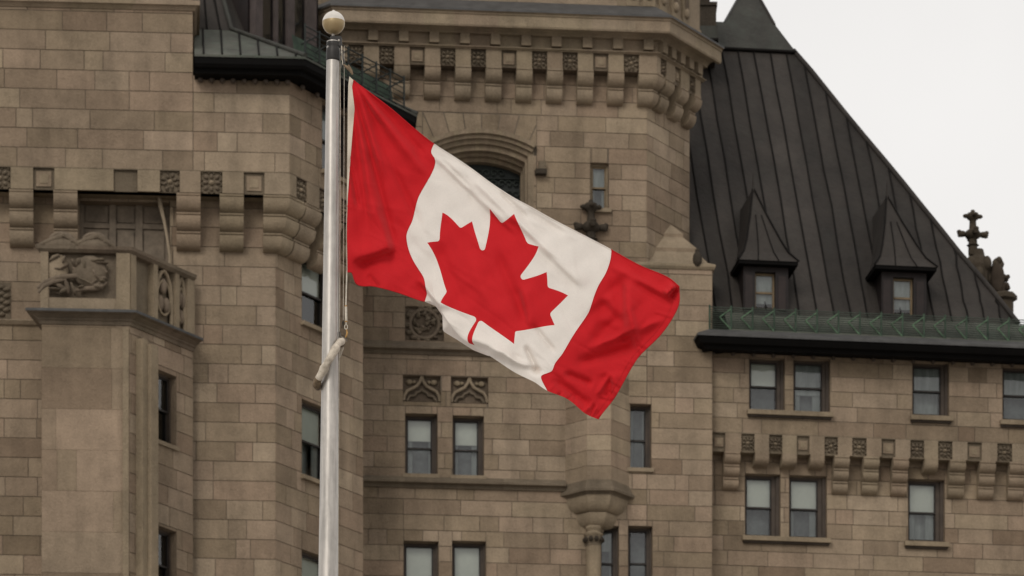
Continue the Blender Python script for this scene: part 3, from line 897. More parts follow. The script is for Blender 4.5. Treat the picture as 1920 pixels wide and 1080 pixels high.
# voussoirs over the arch
hw = C.s(1000) - C.s(806); hw /= 2
acx = (C.s(1000) + C.s(806)) / 2
rise = .31
RA = (hw * hw + rise * rise) / (2 * rise); th0 = math.asin(hw / RA)
azc = C.z(900, 246) - RA
nv = 11; ths = np.linspace(-.84, .84, 13)
for i in range(len(ths) - 1):
    a0, a1 = ths[i], ths[i + 1]
    sub = np.linspace(a0 + .004, a1 - .004, 4)
    inner = [(acx + RA * math.sin(a), azc + RA * math.cos(a)) for a in sub]
    outer = [(acx + 9 * math.sin(a), azc + 9 * math.cos(a)) for a in sub[::-1]]
    pl = inner + outer
    for cl in ((1, 0, arch_r - .01), (-1, 0, -arch_l - .01), (0, 1, arch_t - .01), (0, -1, -(azc + RA * math.cos(th0) - .25))):
        pl = clip_poly(pl, *cl)
        if len(pl) < 3: break
    if len(pl) >= 3: wm.poly([C.p(x, random.uniform(-.002, .002), z) for (x, z) in pl], 'stone', min(1, max(0, random.gauss(.5, .12))))
bk_ = [(acx + (RA + .01) * math.sin(a), azc + (RA + .01) * math.cos(a)) for a in np.linspace(-th0, th0, 20)]
for k in range(19):
    (x0, z_0), (x1, z_1) = bk_[k], bk_[k + 1]
    wm.poly([C.p(x0, -.016, z_0), C.p(x1, -.016, z_1), C.p(x1, -.016, arch_t), C.p(x0, -.016, arch_t)], 'mortar')
for (a, b) in ((arch_l, acx - hw), (acx + hw, arch_r)):
    wm.poly([C.p(a, -.016, arch_b), C.p(b, -.016, arch_b), C.p(b, -.016, arch_t), C.p(a, -.016, arch_t)], 'mortar')
for (a, b) in ((arch_l, acx - hw), (acx + hw, arch_r)):
    zz = azc + RA * math.cos(th0) - .25; k = 0
    while zz > arch_b:
        z2 = max(arch_b, zz - CH_C); fbox(wm, C, a + .01, b - .01, -.2, 0, z2 + .01, zz - .01, 'stone', random.gauss(.5, .12)); zz = z2
    fbox(wm, C, a, b, -.2, -.016, arch_b, azc + RA * math.cos(th0), 'mortar')
wm.build('main_tower_wall', ROOT, label='octagonal ashlar wall of the central tower rising from a square base')

# stepped arch mouldings
am = MB()
steps = [(RA + .02, .0), (RA + .02, .16), (RA - .09, .16), (RA - .12, .08), (RA - .19, .06), (RA - .19, -.02), (RA - .29, -.06), (RA - .31, -.16), (RA - .42, -.18), (RA - .44, -.34), (RA - .50, -.38), (RA - .50, -.52), (RA - .58, -.56), (RA - .58, -.80)]
def apath(r):
    x = r * math.sin(th0) * 1.0; pts = [(acx - x, arch_b)]
    for a in np.linspace(-th0, th0, 26): pts.append((acx + r * math.sin(a), azc + r * math.cos(a)))
    pts.append((acx + x, arch_b)); return pts
rows = [[C.p(x, o, z) for (x, z) in apath(r)] for (r, o) in [(RA + .03, -.004)] + steps[6:]]
am.grid(rows, 'trim', lambda a, b: .3 + .35 * ((b * 7) % 5) / 5)
def apath2(r): return [(acx + r * math.sin(a), azc + r * math.cos(a)) for a in np.linspace(-th0 * 1.04, th0 * 1.04, 26)]
am.grid([[C.p(x, o, z) for (x, z) in apath2(r)] for (r, o) in steps[:7]], 'trim', lambda a, b: .35 + .3 * ((b * 3) % 5) / 5)
am.build('arch_moulding', ROOT)
# dark iron tracery behind the arch
tm = MB()
ri = RA - .58
ap = apath(ri)
tm.poly([C.p(x, -.79, z) for (x, z) in ap], 'iron')
tr = tm.build('tracery_window', ROOT)
tm = MB()
xx = ri * math.sin(th0)
for k in range(11):
    cx_ = acx - xx + (k + .5) * 2 * xx / 11
    for rw in range(6):
        czz = azc + ri - .22 - rw * .26
        if czz > azc + math.sqrt(max(0, ri * ri - (cx_ - acx) ** 2)) - .1: continue
        sg = 1 if (k + rw) % 2 else -1
        tm.tube([C.p(cx_ + sg * math.cos(a) * .10 * (1 - a / 9), -.74, czz + math.sin(a) * .10 * (1 - a / 9)) for a in np.linspace(0, 6.6, 14)], .018, 'tracery_iron', 5)
for rw in range(4): tm.tube([C.p(acx - xx, -.74, azc + ri - .35 - rw * .52), C.p(acx + xx, -.74, azc + ri - .35 - rw * .52)], .025, 'iron', 6)
tm.build('scrollwork', tr)
# small lamp bracket beside the arch
mb = MB(); q = C.s(1014); zq = C.z(1014, 318)
fbox(mb, C, q - .15, q + .13, -.01, .22, zq - .16, zq - .04, 'soot_and_shade'); fbox(mb, C, q - .06, q + .11, -.01, .16, zq - .04, zq + .17, 'carved')
mb.build('bracket', ROOT)

# cornice, dentils, frieze and corbels of the central tower
mb = MB()
K = 0.93
sweep(mb, UP[:5], [(FO - .5, z_fr0), (FO - .08, z_fr0), (FO - .08, z_fr1 - .004), (FO - .002, z_fr1 - .004), (FO - .002, z_fr1 + .02)], 'carved', caps=False, base=.5)
mb.build('frieze', ROOT)
mb = MB()
zA = z_fr1
zd0_, zd1_ = cz_(86, .5), cz_(63, .5)
zk0, zk1 = cz_(49, K), cz_(28, K); zk2 = cz_(20, K)
sweep(mb, UP[:5], [(-.1, zA), (FO + .02, zA), (FO + .05, zA + .05), (FO + .10, zd0_ - .02), (FO + .10, zd0_), (FO - .02, zd0_), (FO - .02, zd1_), (FO + .12, zd1_), (FO + .14, zd1_ + .06), (FO + .20, zd1_ + .10), (K - .12, zd1_ + .16), (K - .10, zk0 - .0), (K - .02, zk0), (K, zk0 + .04), (K, zk1), (K + .03, zk1 + .02), (K + .03, zk1 + .06), (K + .08, zk1 + .08), (K + .08, zk2), (-.1, zk2)], 'trim', seg=.95, caps=True, base=.55, var=.2)
mb.build('cornice', ROOT)
mb = MB()
sweep(mb, UP[:5], [(K + .09, zk2 - .03), (K + .09, zk2 + .02), (FO - .05, zk2 + .46)], 'ledge', caps=False)
mb.build('lead_flashing', ROOT)
mb = MB()
zu = zk2 + .44; zu2 = zu + 2.6
sweep(mb, UP[:5], [(FO - .06, zu), (FO - .06, zu + .12), (FO - .10, zu + .15), (FO - .10, zu2)], 'trim', seg=1.1, caps=False)
mb.build('upper_drum', ROOT)
UD = offset(UP, FO - .10); UDF = Face.span(UD[2], UD[3]); UDC = Face.span(UD[3], UD[4])
for (F, a, b, n) in ((UDF, .2, (UD[3] - UD[2]).length - .9, 8),):
    for k in range(n):
        mb = MB(); q0 = a + (b - a) * k / n + .08; q1 = a + (b - a) * (k + 1) / n - .08
        for (c0, c1, e0, e1) in ((q0, q0 + .05, zu + .22, zu + .9), (q1 - .05, q1, zu + .22, zu + .9), (q0, q1, zu + .22, zu + .27)):
            fbox(mb, F, c0, c1, -.02, .05, e0, e1, 'carved', .6)
        mb.build('drum_panel', ROOT)
for (F, q) in ((UDF, (UD[3] - UD[2]).length - .55), (UDF, (UD[3] - UD[2]).length - .14), (UDC, .35), (UDC, .95), (UDC, 1.5)):
    mb = MB(); fbox(mb, F, q - .16, q + .16, -.02, .07, zu + .02, zu2, 'trim', .5)
    fbox(mb, F, q - .07, q + .07, .06, .10, zu + .35, zu2 - .1, 'carved', .4)
    c = F.p(q, .08, zu + .3); mb.ell(c, Vector((F.d.x, F.d.y, 0)) * .11, Vector((0, 0, 1)) * .14, Vector((F.n.x, F.n.y, 0)) * .08, 'trim', tint=.6)
    mb.build('pilaster', ROOT)
FU = offset(UP, FO); FUF = Face.span(FU[2], FU[3]); FUC = Face.span(FU[3], FU[4])
fl = (FU[3] - FU[2]).length; fcl = (FU[4] - FU[3]).length
corb = [(682 + 57.35 * k, 711.5 + 57.35 * k) for k in range(0, 9)]
HR_C = (z_fr0 - cz_(188, .1)) / 2
ccorb = [(1248, 1263), (1276, 1290), (1302, 1314)]
for (a, b) in corb: corbel([C.xy(C.s(a, FO)), C.xy(C.s(b, FO))], z_fr0 - .003, FO + .01, 2, HR_C, .17)
corbel([C.xy(C.s(1198, FO)), C.xy(0), CU.xy(.13)], z_fr0 - .003, FO + .01, 2, HR_C, .17)
for (a, b) in ccorb: corbel([CU.xy(CU.s(a, FO)), CU.xy(CU.s(b, FO))], z_fr0 - .003, FO + .01, 2, HR_C, .17)
prev = 0.0; k = 0
for k in range(10):
    a, b = 653.5 + 57.35 * k, 682 + 57.35 * k
    sa, sb = FUF.s(a), FUF.s(b)
    if sa - prev > .02: band_blocks(FUF, [(max(0, prev), sa)], z_fr0, z_fr1, -.10, 0)
    rosette(FUF, (sa + sb) / 2, (z_fr0 + z_fr1) / 2, min(sb - sa, z_fr1 - z_fr0), 0, 'square' if k % 3 == 2 else 'rose', .08); prev = sb
ca = FUC.s(1239)
mb = MB(); sweep(mb, [FUF.xy(prev), FU[3], FUC.xy(ca)], [(-.1, z_fr0), (0, z_fr0), (0, z_fr1), (-.1, z_fr1)], 'trim', base=.55, var=.05); mb.build('band_block', ROOT)
for (a, b, c) in ((1239, 1250, 1266), (1266, 1277, 1293), (1293, 1304, 1314)):
    sa, sb, sc2 = FUC.s(a), FUC.s(b), FUC.s(c)
    rosette(FUC, (sa + sb) / 2, (z_fr0 + z_fr1) / 2, min(sb - sa, z_fr1 - z_fr0), 0, 'square' if a == 1266 else 'rose', .08)
    band_blocks(FUC, [(sb, min(sc2, fcl))], z_fr0, z_fr1, -.10, 0)
for k in range(10):
    s_ = FUF.s(690 + 57.35 * k); e_ = FUF.s(708 + 57.35 * k)
    mb = MB(); fbox(mb, FUF, s_, e_, -.05, .13, zd0_ + .05, zd1_ - .004, 'trim', .6); mb.build('dentil', ROOT)
for k in range(5):
    s_ = .12 + k * .44
    mb = MB(); fbox(mb, FUC, s_, s_ + .22, -.05, .13, zd0_ + .05, zd1_ - .004, 'trim', .6); mb.build('dentil', ROOT)

# string courses
for (py, h_, px1, o_) in ((657, .20, 1065, .22), (907, .16, 1060, .20)):
    z_ = C.z(760, py)
    mb = MB(); sweep(mb, [C.xy(C.s(640)), C.xy(C.s(px1))], [(-.02, z_ - .10), (.05, z_ - .10), (.07, z_ - .02), (o_, z_), (o_, z_ + .05), (.06, z_ + h_), (-.02, z_ + h_ + .04)], 'carved', seg=1.3, base=.55)
    mb.build('string_course', ROOT)
# ogee carving
for r_ in og:
    mb = MB(); sc_ = (r_[0] + r_[1]) / 2; w_ = (r_[1] - r_[0]) / 2; zb_, zt_ = r_[2], r_[3]; H_ = zt_ - zb_
    for sg in (-1, 1):
        mb.tube([C.p(sc_ + sg * w_ * x, -.06, zb_ + H_ * y) for (x, y) in ((.98, .05), (.93, .25), (.78, .42), (.5, .52), (.25, .62), (.08, .80), (0, 1.0))], .042, 'trim', 8, tint=.6)
        mb.tube([C.p(sc_ + sg * w_ * x, -.09, zb_ + H_ * y) for (x, y) in ((.80, .05), (.62, .24), (.35, .26), (.28, .38), (.1, .42), (0, .5))], .036, 'carved', 8, tint=.6)
        mb.ell(C.p(sc_ + sg * w_ * .66, -.1, zb_ + H_ * .78), Vector((.09, 0, 0)), Vector((0, .05, 0)), Vector((0, 0, .07)), 'trim')
        mb.ell(C.p(sc_ + sg * w_ * .4, -.1, zb_ + H_ * .78), Vector((.05, 0, 0)), Vector((0, .05, 0)), Vector((0, 0, .05)), 'trim')
    mb.build('ogee_carving', ROOT)
mb = MB(); c = C.p((med[0] + med[1]) / 2, -.05, (med[2] + med[3]) / 2); dx = Vector((C.d.x, C.d.y, 0)); dn = Vector((C.n.x, C.n.y, 0))
mb.tube([c + dx * .36 * math.cos(a) + dz * .36 * math.sin(a) for a in np.linspace(0, 2 * math.pi, 25)[:-1]], .05, 'carved', 8, closed=True, tint=.8)
rm_ = random.Random(5)
for k in range(26):
    a = rm_.uniform(0, 6.28); r0 = .27 * math.sqrt(rm_.random()); e_ = dx * math.cos(a) + dz * math.sin(a); f_ = dz * math.cos(a) - dx * math.sin(a)
    mb.ell(c + dx * r0 * math.cos(a * 1.7) + dz * r0 * math.sin(a * 1.7), e_ * rm_.uniform(.04, .11), f_ * rm_.uniform(.03, .06), dn * rm_.uniform(.04, .10), 'carved', tint=rm_.uniform(.3, .8))
for k in range(14):
    a = k * .45 + rm_.uniform(-.15, .15); mb.ell(c + dx * .45 * math.cos(a) + dz * .42 * math.sin(a), dx * rm_.uniform(.05, .12), dz * rm_.uniform(.04, .08), dn * .06, 'carved', tint=rm_.uniform(.3, .7))
mb.build('medallion', ROOT)

# stepped broach cap where the square corner turns into the octagon
mb = MB()
zc0 = z_low_top; cR = C.s(1336)
A0, A1 = C.p(C.s(1196), .0, zc0), C.p(cR, 0, zc0)
A2v = C.xy(cR) + back * 1.6; A2 = Vector((A2v.x, A2v.y, zc0))
ax = CU.xy(CU.s(1258), -.05); apex = Vector((ax.x, ax.y, CU.z(1258, 418)))
ctrb = (A0 + A1 + A2) / 3
tiers = [(0.0, .40, 1.0), (.40, .72, 1.10), (.72, 1.0, 1.22)]
cxy = Vector((ctrb.x, ctrb.y))
for (t0, t1, ex) in tiers:
    lo = [q.lerp(apex, t0) for q in (A0, A1, A2)]; hi = [q.lerp(apex, t1) for q in (A0, A1, A2)]
    cl = (lo[0] + lo[1] + lo[2]) / 3
    lo = [cl + (q - cl) * ex for q in lo]
    lo = [Vector((q.x, q.y, zc0 + (apex.z - zc0) * t0 + .05)) for q in lo]
    lw_ = [q - Vector((0, 0, .09)) for q in lo]
    for i in (0, 1):
        mb.poly([lw_[i], lw_[i + 1], lo[i + 1], lo[i]], 'trim', .35); mb.poly([lo[i], lo[i + 1], hi[i + 1], hi[i]], 'trim', .6)
    mb.poly([lw_[2], lw_[1], lw_[0]], 'trim', .3); mb.poly([lo[2], lo[0], hi[0], hi[2]], 'trim', .4)
# overhanging base slab
sweep(mb, [C.xy(C.s(1190)), C.xy(cR), C.xy(cR) + back * 2], [(-.4, zc0 - .02), (.03, zc0 - .02), (.07, zc0 + .04), (.07, zc0 + .10), (-.4, zc0 + .34)], 'trim', base=.45)
mb.build('broach_cap', ROOT)
mb = MB(); q = C.p(C.s(1307), .06, C.z(1307, 487)); mb.ell(q, Vector((.12, 0, 0)), Vector((0, .12, 0)), Vector((0, 0, .2)), 'soot_and_shade'); mb.ell(q + Vector((0, 0, .2)), Vector((.06, 0, 0)), Vector((0, .06, 0)), Vector((0, 0, .07)), 'soot_and_shade'); mb.build('knob', ROOT)

# corbelled oriel turret with finial
tcs = C.s(1116); T0, T3 = C.s(1057), C.s(1184)
TP = [C.xy(T0, -.05), C.xy(T0 + .52, .55), C.xy(T0 + 1.12, .62), C.xy(T3 - .02, -.05)]
tb = Vector(C.xy(tcs, -.05))
mb = MB()
z_t0, z_t1 = C.z(1110, 916, .6), C.z(1110, 600, .3)
faces_t = [Face.span(TP[i], TP[i + 1]) for i in range(3)]
for i in range(3):
    wl = Wall(faces_t[i], CH_C, zphase=cw.zp + .02, joint=.006, wmin=2, wmax=3)
    wl.region(0, (TP[i + 1] - TP[i]).length, z_t0, z_t1); wl.make(mb)
tur = mb.build('oriel_turret', ROOT)
def tring(f, z): return [Vector((tb.x + (p.x - tb.x) * f, tb.y + (p.y - tb.y) * f, z)) for p in TP]
def loft(spec, m, tint=.55):
    mb = MB(); mb.grid([tring(f, z) for (f, z) in spec], m, tint); return mb
lb = loft([(1.0, z_t0 + .24), (1.10, z_t0 + .05), (1.16, z_t0), (1.16, z_t0 - .06), (1.02, z_t0 - .09), (.96, z_t0 - .13)], 'carved'); lb.build('turret_ledge', ROOT)
zz = z_t0 - .13
spec = [(.96, zz)] + [(.96 - .36 * (1 - math.cos(a)) - .0, zz - .38 * math.sin(a)) for a in np.linspace(.1, math.pi / 2, 10)]
spec += [(.66, zz - .39), (.66, zz - .44)] + [(.66 - .40 * (1 - math.cos(a)), zz - .44 - .30 * math.sin(a)) for a in np.linspace(.1, math.pi / 2, 7)]
spec += [(.24, zz - .80)]
loft(spec, 'trim').build('turret_corbel', ROOT)
mb = MB(); cc = C.p(C.s(1113, .12), .12, 0)
zc = zz - .80
mb.lathe((cc.x, cc.y, zc), [(.0, .1), (.20, .1), (.20, .02), (.15, -.02), (.20, -.06), (.26, -.10), (.20, -.16)], 'trim', 16)
mb.build('column_neck', ROOT)
mb = MB()
mb.lathe((cc.x, cc.y, zc), [(.20, -.14), (.25, -.20), (.22, -.28), (.17, -.34), (.2, -.36), (.2, -.40)], 'carved', 16)
for k in range(10):
    a = k * math.pi / 5; mb.ell((cc.x + .22 * math.cos(a), cc.y + .22 * math.sin(a), zc - .24), Vector((.06, 0, 0)), Vector((0, .06, 0)), Vector((0, 0, .07)), 'soot_and_shade')
mb.build('capital', ROOT)
mb = MB(); mb.lathe((cc.x, cc.y, 0), [(.19, zc - .39), (.19, 0)], 'trim', 20); mb.build('column', ROOT)
# spirelet
mb = MB(); z_sp = C.z(1110, 450, .3)
mb.grid([tring(f, z) for (f, z) in ((1.0, z_t1), (1.12, z_t1 + .05), (1.12, z_t1 + .15), (.85, z_t1 + .3), (.16, z_sp))], 'carved', .5); mb.build('spirelet', ROOT)
def finial(base, H, m, name, w=1.0):
    mb = MB(); b = Vector(base)
    mb.lathe(b, [(.11 * w, -.1), (.11 * w, .12 * H), (.16 * w, .15 * H), (.11 * w, .18 * H), (.10 * w, .32 * H)], m, 8, smooth=False)
    mb.lathe(b, [(.10 * w, .3 * H), (.18 * w, .34 * H), (.22 * w, .42 * H), (.15 * w, .5 * H), (.09 * w, .53 * H), (.08 * w, .74 * H), (.13 * w, .77 * H), (.18 * w, .83 * H), (.13 * w, .91 * H), (.05 * w, .94 * H), (.05 * w, .98 * H), (0.01, H)], m, 10)
    for k in range(4):
        a = k * math.pi / 2 + .15
        e = Vector((math.cos(a), math.sin(a), 0)); f = Vector((-math.sin(a), math.cos(a), 0))
        mb.ell(b + e * .27 * w + dz * .41 * H, e * .12 * w, f * .09 * w, dz * .075 * H, m)
        mb.ell(b + e * .34 * w + dz * .46 * H, e * .06 * w, f * .07 * w, dz * .045 * H, m)
        mb.ell(b + e * .32 * w + dz * .36 * H, e * .06 * w, f * .06 * w, dz * .03 * H, m)
        mb.ell(b + e * .17 * w + dz * .84 * H, e * .08 * w, f * .07 * w, dz * .05 * H, m)
    return mb.build(name, ROOT)
fp = C.xy(tcs, .25 - .2)
fin_b = Vector((C.xy(C.s(1108, .12), .12).x, C.xy(C.s(1108, .12), .12).y, C.z(1108, 462, .12)))
finial(fin_b, C.z(1108, 374, .12) - fin_b.z, 'soot_and_shade', 'finial', 1.12)

# ================================================================== RIGHT WING
RW = Face.at(1338, 121.5, 8.0)
UO = 0.42
RU = RW.off(UO)
CH_R = 0.378
r_end = RW.s(2010)
zb0, zb1 = RU.z(1400, 847), RU.z(1400, 813)
z_soff = RU.z(1500, 667)
wm = MB()
lo = Wall(RW, CH_R, zphase=RW.z(1400, 1005)); up = Wall(RU, CH_R, zphase=zb1 + .01)
lo.region(RW.s(1300), r_end, RW.z(1500, 1190), zb0 + .1)
up.region(RU.s(1322), r_end, zb1, z_soff + .05)
for (a, b, c, d, u_, l_, bl) in ((1397, 888, 1463, 1004, 'blind', 'room', .5), (1480, 891, 1550, 1007, 'blind', 'room', .5), (1703, 898, 1771, 1013, 'blind', 'blind_dim', .5)):
    s0, s1, z0, z1 = rect(RW, a, b, c, d); window(lo, s0, s1, z0, z1, .27, u_, l_, bl, sill=False, mid=.49, fr=.19)
for (a, b, c, d, u_, l_, bl) in ((1405, 670, 1471, 768, 'blind', 'room', .5), (1488, 672, 1556, 771, 'blind_dim', 'room', .62), (1711, 678, 1779, 777, 'blind_dim', 'blind_dim', .5), (1880, 686, 1948, 786, 'blind_dim', 'room', .55)):
    s0, s1, z0, z1 = rect(RU, a, b, c, d); window(up, s0, s1, z0, z1, .27, u_, l_, bl, sill=False, mid=.49, fr=.16)
lo.make(wm); up.make(wm)
RPl = [RW.xy(RW.s(1300)), RW.xy(r_end)]
sweep(wm, RPl, [(0, 0), (0, RW.z(1500, 1190))], 'stone', caps=False)
sweep(wm, RPl, [(-.02, zb0), (UO - .08, zb0)], 'trim', caps=False, base=.3)
wm.poly([RW.p(r_end, .0, 0), RW.p(r_end, -14, 0), RW.p(r_end, -14, z_soff), RW.p(r_end, 0, z_soff)], 'stone')
wm.build('wing_wall', ROOT, label='brown ashlar wall of the right wing below the copper roof')
# long sills under the windows
for (F, a, b, py) in ((RW, 1391, 1556, 1006), (RW, 1695, 1778, 1015), (RU, 1400, 1560, 770), (RU, 1706, 1785, 779), (RU, 1874, 1960, 788)):
    mb = MB(); s0, s1 = F.s(a), F.s(b); z_ = F.z((a + b) / 2, py)
    fbox(mb, F, s0, s1, -.05, .15, z_ - .15, z_ - .035, 'trim', .5); fbox(mb, F, s0 + .03, s1 - .03, -.05, .09, z_ - .20, z_ - .151, 'soot_and_shade', .8)  # second, darker slab has the sill's underside shadow put into its colour
    mb.build('sill', ROOT)
# band, panels and corbels
mb = MB(); sweep(mb, [RU.xy(RU.s(1320)), RU.xy(r_end)], [(-.35, zb0), (-.07, zb0), (-.07, zb1 - .004), (-.002, zb1 - .004), (-.002, zb1 + .02)], 'carved', caps=False); mb.build('band_course', ROOT)
pan = [(1337, 1360, 0), (1390, 1415, 1), (1442, 1467, 1), (1494, 1518, 0), (1546, 1571, 1), (1598, 1625, 1), (1653, 1679, 0), (1707, 1733, 1), (1759, 1786, 1), (1814, 1841, 0), (1870, 1898, 1), (1926, 1953, 1)]
prev = None
for (a, b, k) in pan:
    sa, sb = RU.s(a), RU.s(b)
    if prev is not None: band_blocks(RU, [(prev, sa)], zb0, zb1)
    rosette(RU, (sa + sb) / 2, (zb0 + zb1) / 2, min(sb - sa, zb1 - zb0), 0, 'rose' if k else 'square'); prev = sb
band_blocks(RU, [(prev, r_end)], zb0, zb1)
HR_R = (zb0 - RW.z(1400, 921)) / 3
for (a, b) in ((1359, 1388), (1565, 1593), (1620, 1649), (1675, 1704), (1782, 1811), (1838, 1867), (1894, 1923)):
    corbel([RW.xy(RW.s(a, UO)), RW.xy(RW.s(b, UO))], zb0 - .003, UO + .01, 3, HR_R, .125)
for (a, b) in ((1416, 1442), (1467, 1494), (1520, 1546), (1734, 1759)):
    mb = MB(); pr = [(-.05, zb0 - .003), (UO + .01, zb0 - .003), (UO + .01, zb0 - .12)] + [(UO + .01 - .2 * (1 - math.cos(t_)), zb0 - .12 - .17 * math.sin(t_)) for t_ in np.linspace(.2, 1.57, 6)] + [(-.05, zb0 - .3)]
    sweep(mb, [RW.xy(RW.s(a, UO)), RW.xy(RW.s(b, UO))], pr, 'trim', base=.5, var=.1); mb.build('short_corbel', ROOT)

# black eave, gutter ledge, skirt roof
EO = .83
ez1 = RU.z(1500, 634, EO); ez0 = RU.z(1500, 652, EO)
eP = [RU.xy(RU.s(1322)) + back * 1.2, RU.xy(RU.s(1322)), RU.xy(r_end)]
# keep the return clear of the tower: the eave starts just past the corner
eL = RU.s(1310, EO) + EO * 1.0
eP = [RU.xy(eL, 0) + Vector((-RU.n.x, -RU.n.y)) * .5, RU.xy(eL), RU.xy(r_end)]
mb = MB()
sweep(mb, eP, [(-.05, z_soff), (EO - .2, ez0 - .06), (EO - .16, ez0 + .02), (EO - .06, ez0 + .05), (EO - .02, ez0 + .14), (EO, ez1 - .05), (EO, ez1), (EO - .3, ez1 + .02)], 'eave', caps=True)
mb.build('eave', ROOT)
zrb = RU.z(1500, 592, -.15)
mb = MB(); sweep(mb, eP, [(EO + .03, ez1 - .03), (EO + .03, ez1 + .03), (EO - .30, ez1 + .22)], 'ledge', seg=2.0, caps=False); mb.build('gutter_ledge', ROOT)
mb = MB(); sweep(mb, eP[1:], [(EO - .30, ez1 + .22), (-.15, zrb)], 'skirt', seg=.8, caps=False, base=.5, var=.4); mb.build('skirt_roof', ROOT)
n_p = 18
snow_rail([RU.xy(RU.s(1331, EO - .3)), RU.xy(RU.s(1331 + 40 * n_p, EO - .3))], ez1 + .22, .57, [n_p], 'verdigris', True, EO - .34, mr='dull_copper', ms='pale_verdigris')
for k in range(17):
    s_ = RU.s(1336) + k * .515
    mb = MB(); mb.ell(RU.p(s_, .08, z_soff - .04), Vector((.06, 0, 0)), Vector((0, .09, 0)), Vector((0, 0, .06)), 'timber'); mb.build('rafter_end', ROOT)

# steep hipped roof: plane through the skirt top, pitch measured from the seams
PT = 1.42
class Slope:
    def __init__(self, F, o0, z0, tan): self.F = F; self.o0 = o0; self.z0 = z0; self.t = tan
    def hit(self, px, py):
        u = (px - 960) / FPX; v = TEL + (540 - py) / FPX
        # point = k*(u,1,v) + cam ; out = (xy-o).n ; z = z0 + tan*(o0-out)
        F = self.F; a = u * F.n.x + 1 * F.n.y; b = -F.o.x * F.n.x - F.o.y * F.n.y
        k = (self.z0 + self.t * self.o0 - self.t * b - CAMZ) / (v + self.t * a)
        q = Vector((u * k, k)) ; s = (q - F.o).dot(F.d); o = (q - F.o).dot(F.n)
        return s, o
    def p(self, s, o, lift=0.0):
        q = self.F.p(s, o, self.z0 + self.t * (self.o0 - o))
        if lift: q += (Vector((self.F.n.x, self.F.n.y, 0)) * self.t + dz).normalized() * lift
        return q
SL = Slope(RU, -.15, zrb, PT)
h0 = SL.hit(1903, 601); h1 = SL.hit(1487, 95); h2 = SL.hit(1450, 47)
otop = SL.hit(1400, 92)[1]; oridge = SL.hit(1400, 47)[1]
def hip_s(o): return h0[0] + (h1[0] - h0[0]) * (o - h0[1]) / (h1[1] - h0[1])
sm = MB(); mb = MB()
sL = SL.hit(1250, 600)[0]
s_ = sL; pw = .435
while s_ < hip_s(-.15) + .1:
    pl = [(s_, -.15), (s_ + pw, -.15), (s_ + pw, otop), (s_, otop)]
    dxs = h1[0] - h0[0]; dos = h1[1] - h0[1]
    # keep left of the hip line
    nx, ny = -dos, dxs
    if nx * (h0[0] - 5 - h0[0]) > 0: nx, ny = -nx, -ny
    pl = clip_poly(pl, nx, ny, nx * h0[0] + ny * h0[1])
    if len(pl) >= 3:
        o_ = -.15; tn0 = random.uniform(.05, .95)
        while o_ > otop:
            on = o_ - random.uniform(1.6, 2.6)
            if on - otop < .3: on = otop - .01
            pc_ = clip_poly(clip_poly(pl, 0, 1, o_), 0, -1, -on)
            lf = 0.0
            if len(pc_) >= 3: mb.poly([SL.p(x, o, lf) for (x, o) in pc_], 'roof', min(1, max(0, tn0 + random.gauss(0, .05))))
            o_ = on
        ot = otop
        if s_ > h1[0]: ot = -.15 + (otop + .15) * max(0, (hip_s(-.15) - s_) / (hip_s(-.15) - hip_s(otop)))
        sm.tube([SL.p(s_ + random.gauss(0, .012), -.15 + (ot + .15) * q / 7, .02) for q in range(8)], .023, 'seam', 6)
    s_ += pw
# far hip face, back face
HB = SL.p(hip_s(-.15), -.15); HT = SL.p(hip_s(otop), otop)
rightdir = Vector((RU.d.x, RU.d.y, 0)); indir = -Vector((RU.n.x, RU.n.y, 0))
depth_r = 2 * abs(otop) + 3
HB2 = HB + indir * depth_r; HT2 = HT + indir * 3.0
mb.poly([HB, HB2, HT2, HT], 'roof', .5)
LB2 = SL.p(sL, -.15) + indir * depth_r; LT = SL.p(sL, otop); LT2 = LT + indir * 3.0
mb.poly([HB2, LB2, LT2, HT2], 'roof', .5); mb.poly([LT, HT, HT2, LT2], 'roof', .5)
mb.build('main_roof', ROOT, label='steep dark copper roof with standing seams')
sm.tube([(HB + dz * .03).lerp(HT + dz * .03, q / 12) + Vector((random.gauss(0, .012), 0, random.gauss(0, .012))) for q in range(13)], .07, 'roof', 8)
sm.build('roof_seam', ROOT)
# skirt beyond the hip, running on to the right
mb = MB()
q0 = RU.p(hip_s(-.15) - .1, -.15, zrb); q1 = RU.p(r_end + 1, -.15, zrb); mb.poly([q0, q1, q1 + indir * 14 + dz * .25, q0 + indir * 14 + dz * .25], 'roof', .5); mb.build('low_roof', ROOT)
# greening ridge cap and the gablet peak
mb = MB()
pts = [SL.p(sL, otop + .06, .06), SL.p(hip_s(otop) + .04, otop + .06, .06), SL.p(hip_s(oridge) + .04, oridge, .06), SL.p(sL, oridge, .06)]
mb.poly(pts, 'roof_green', .3); 
bk = [p + indir * (3.0 if i in (0, 1) else 2.0) for i, p in enumerate(pts)]
mb.poly([pts[1], bk[1], bk[2], pts[2]], 'roof_green', .2); mb.poly([pts[3], pts[2], bk[2], bk[3]], 'roof_green', .4)
mb.tube([pts[0], pts[1]], .045, 'seam', 6)
capo = mb.build('ridge_cap', ROOT)
mb = MB()
g0 = SL.p(SL.hit(1358, 47)[0], oridge, .05); g1 = SL.p(hip_s(oridge) + .03, oridge, .05)
sA, oA = SL.hit(1404, -38); ap = SL.p(sA, oA, .02)
g2 = g1 + indir * 2.2; g3 = g0 + indir * 2.2
mb.poly([g0, g1, ap], 'roof_green', .25); mb.poly([g1, g2, ap], 'roof_green', .1); mb.poly([g2, g3, ap], 'roof_green', .4); mb.poly([g3, g0, ap], 'roof_green', .9)
mb.tube([g0, ap], .03, 'ledge', 6); mb.tube([g1, ap], .04, 'roof', 6)
mb.build('gablet', ROOT)
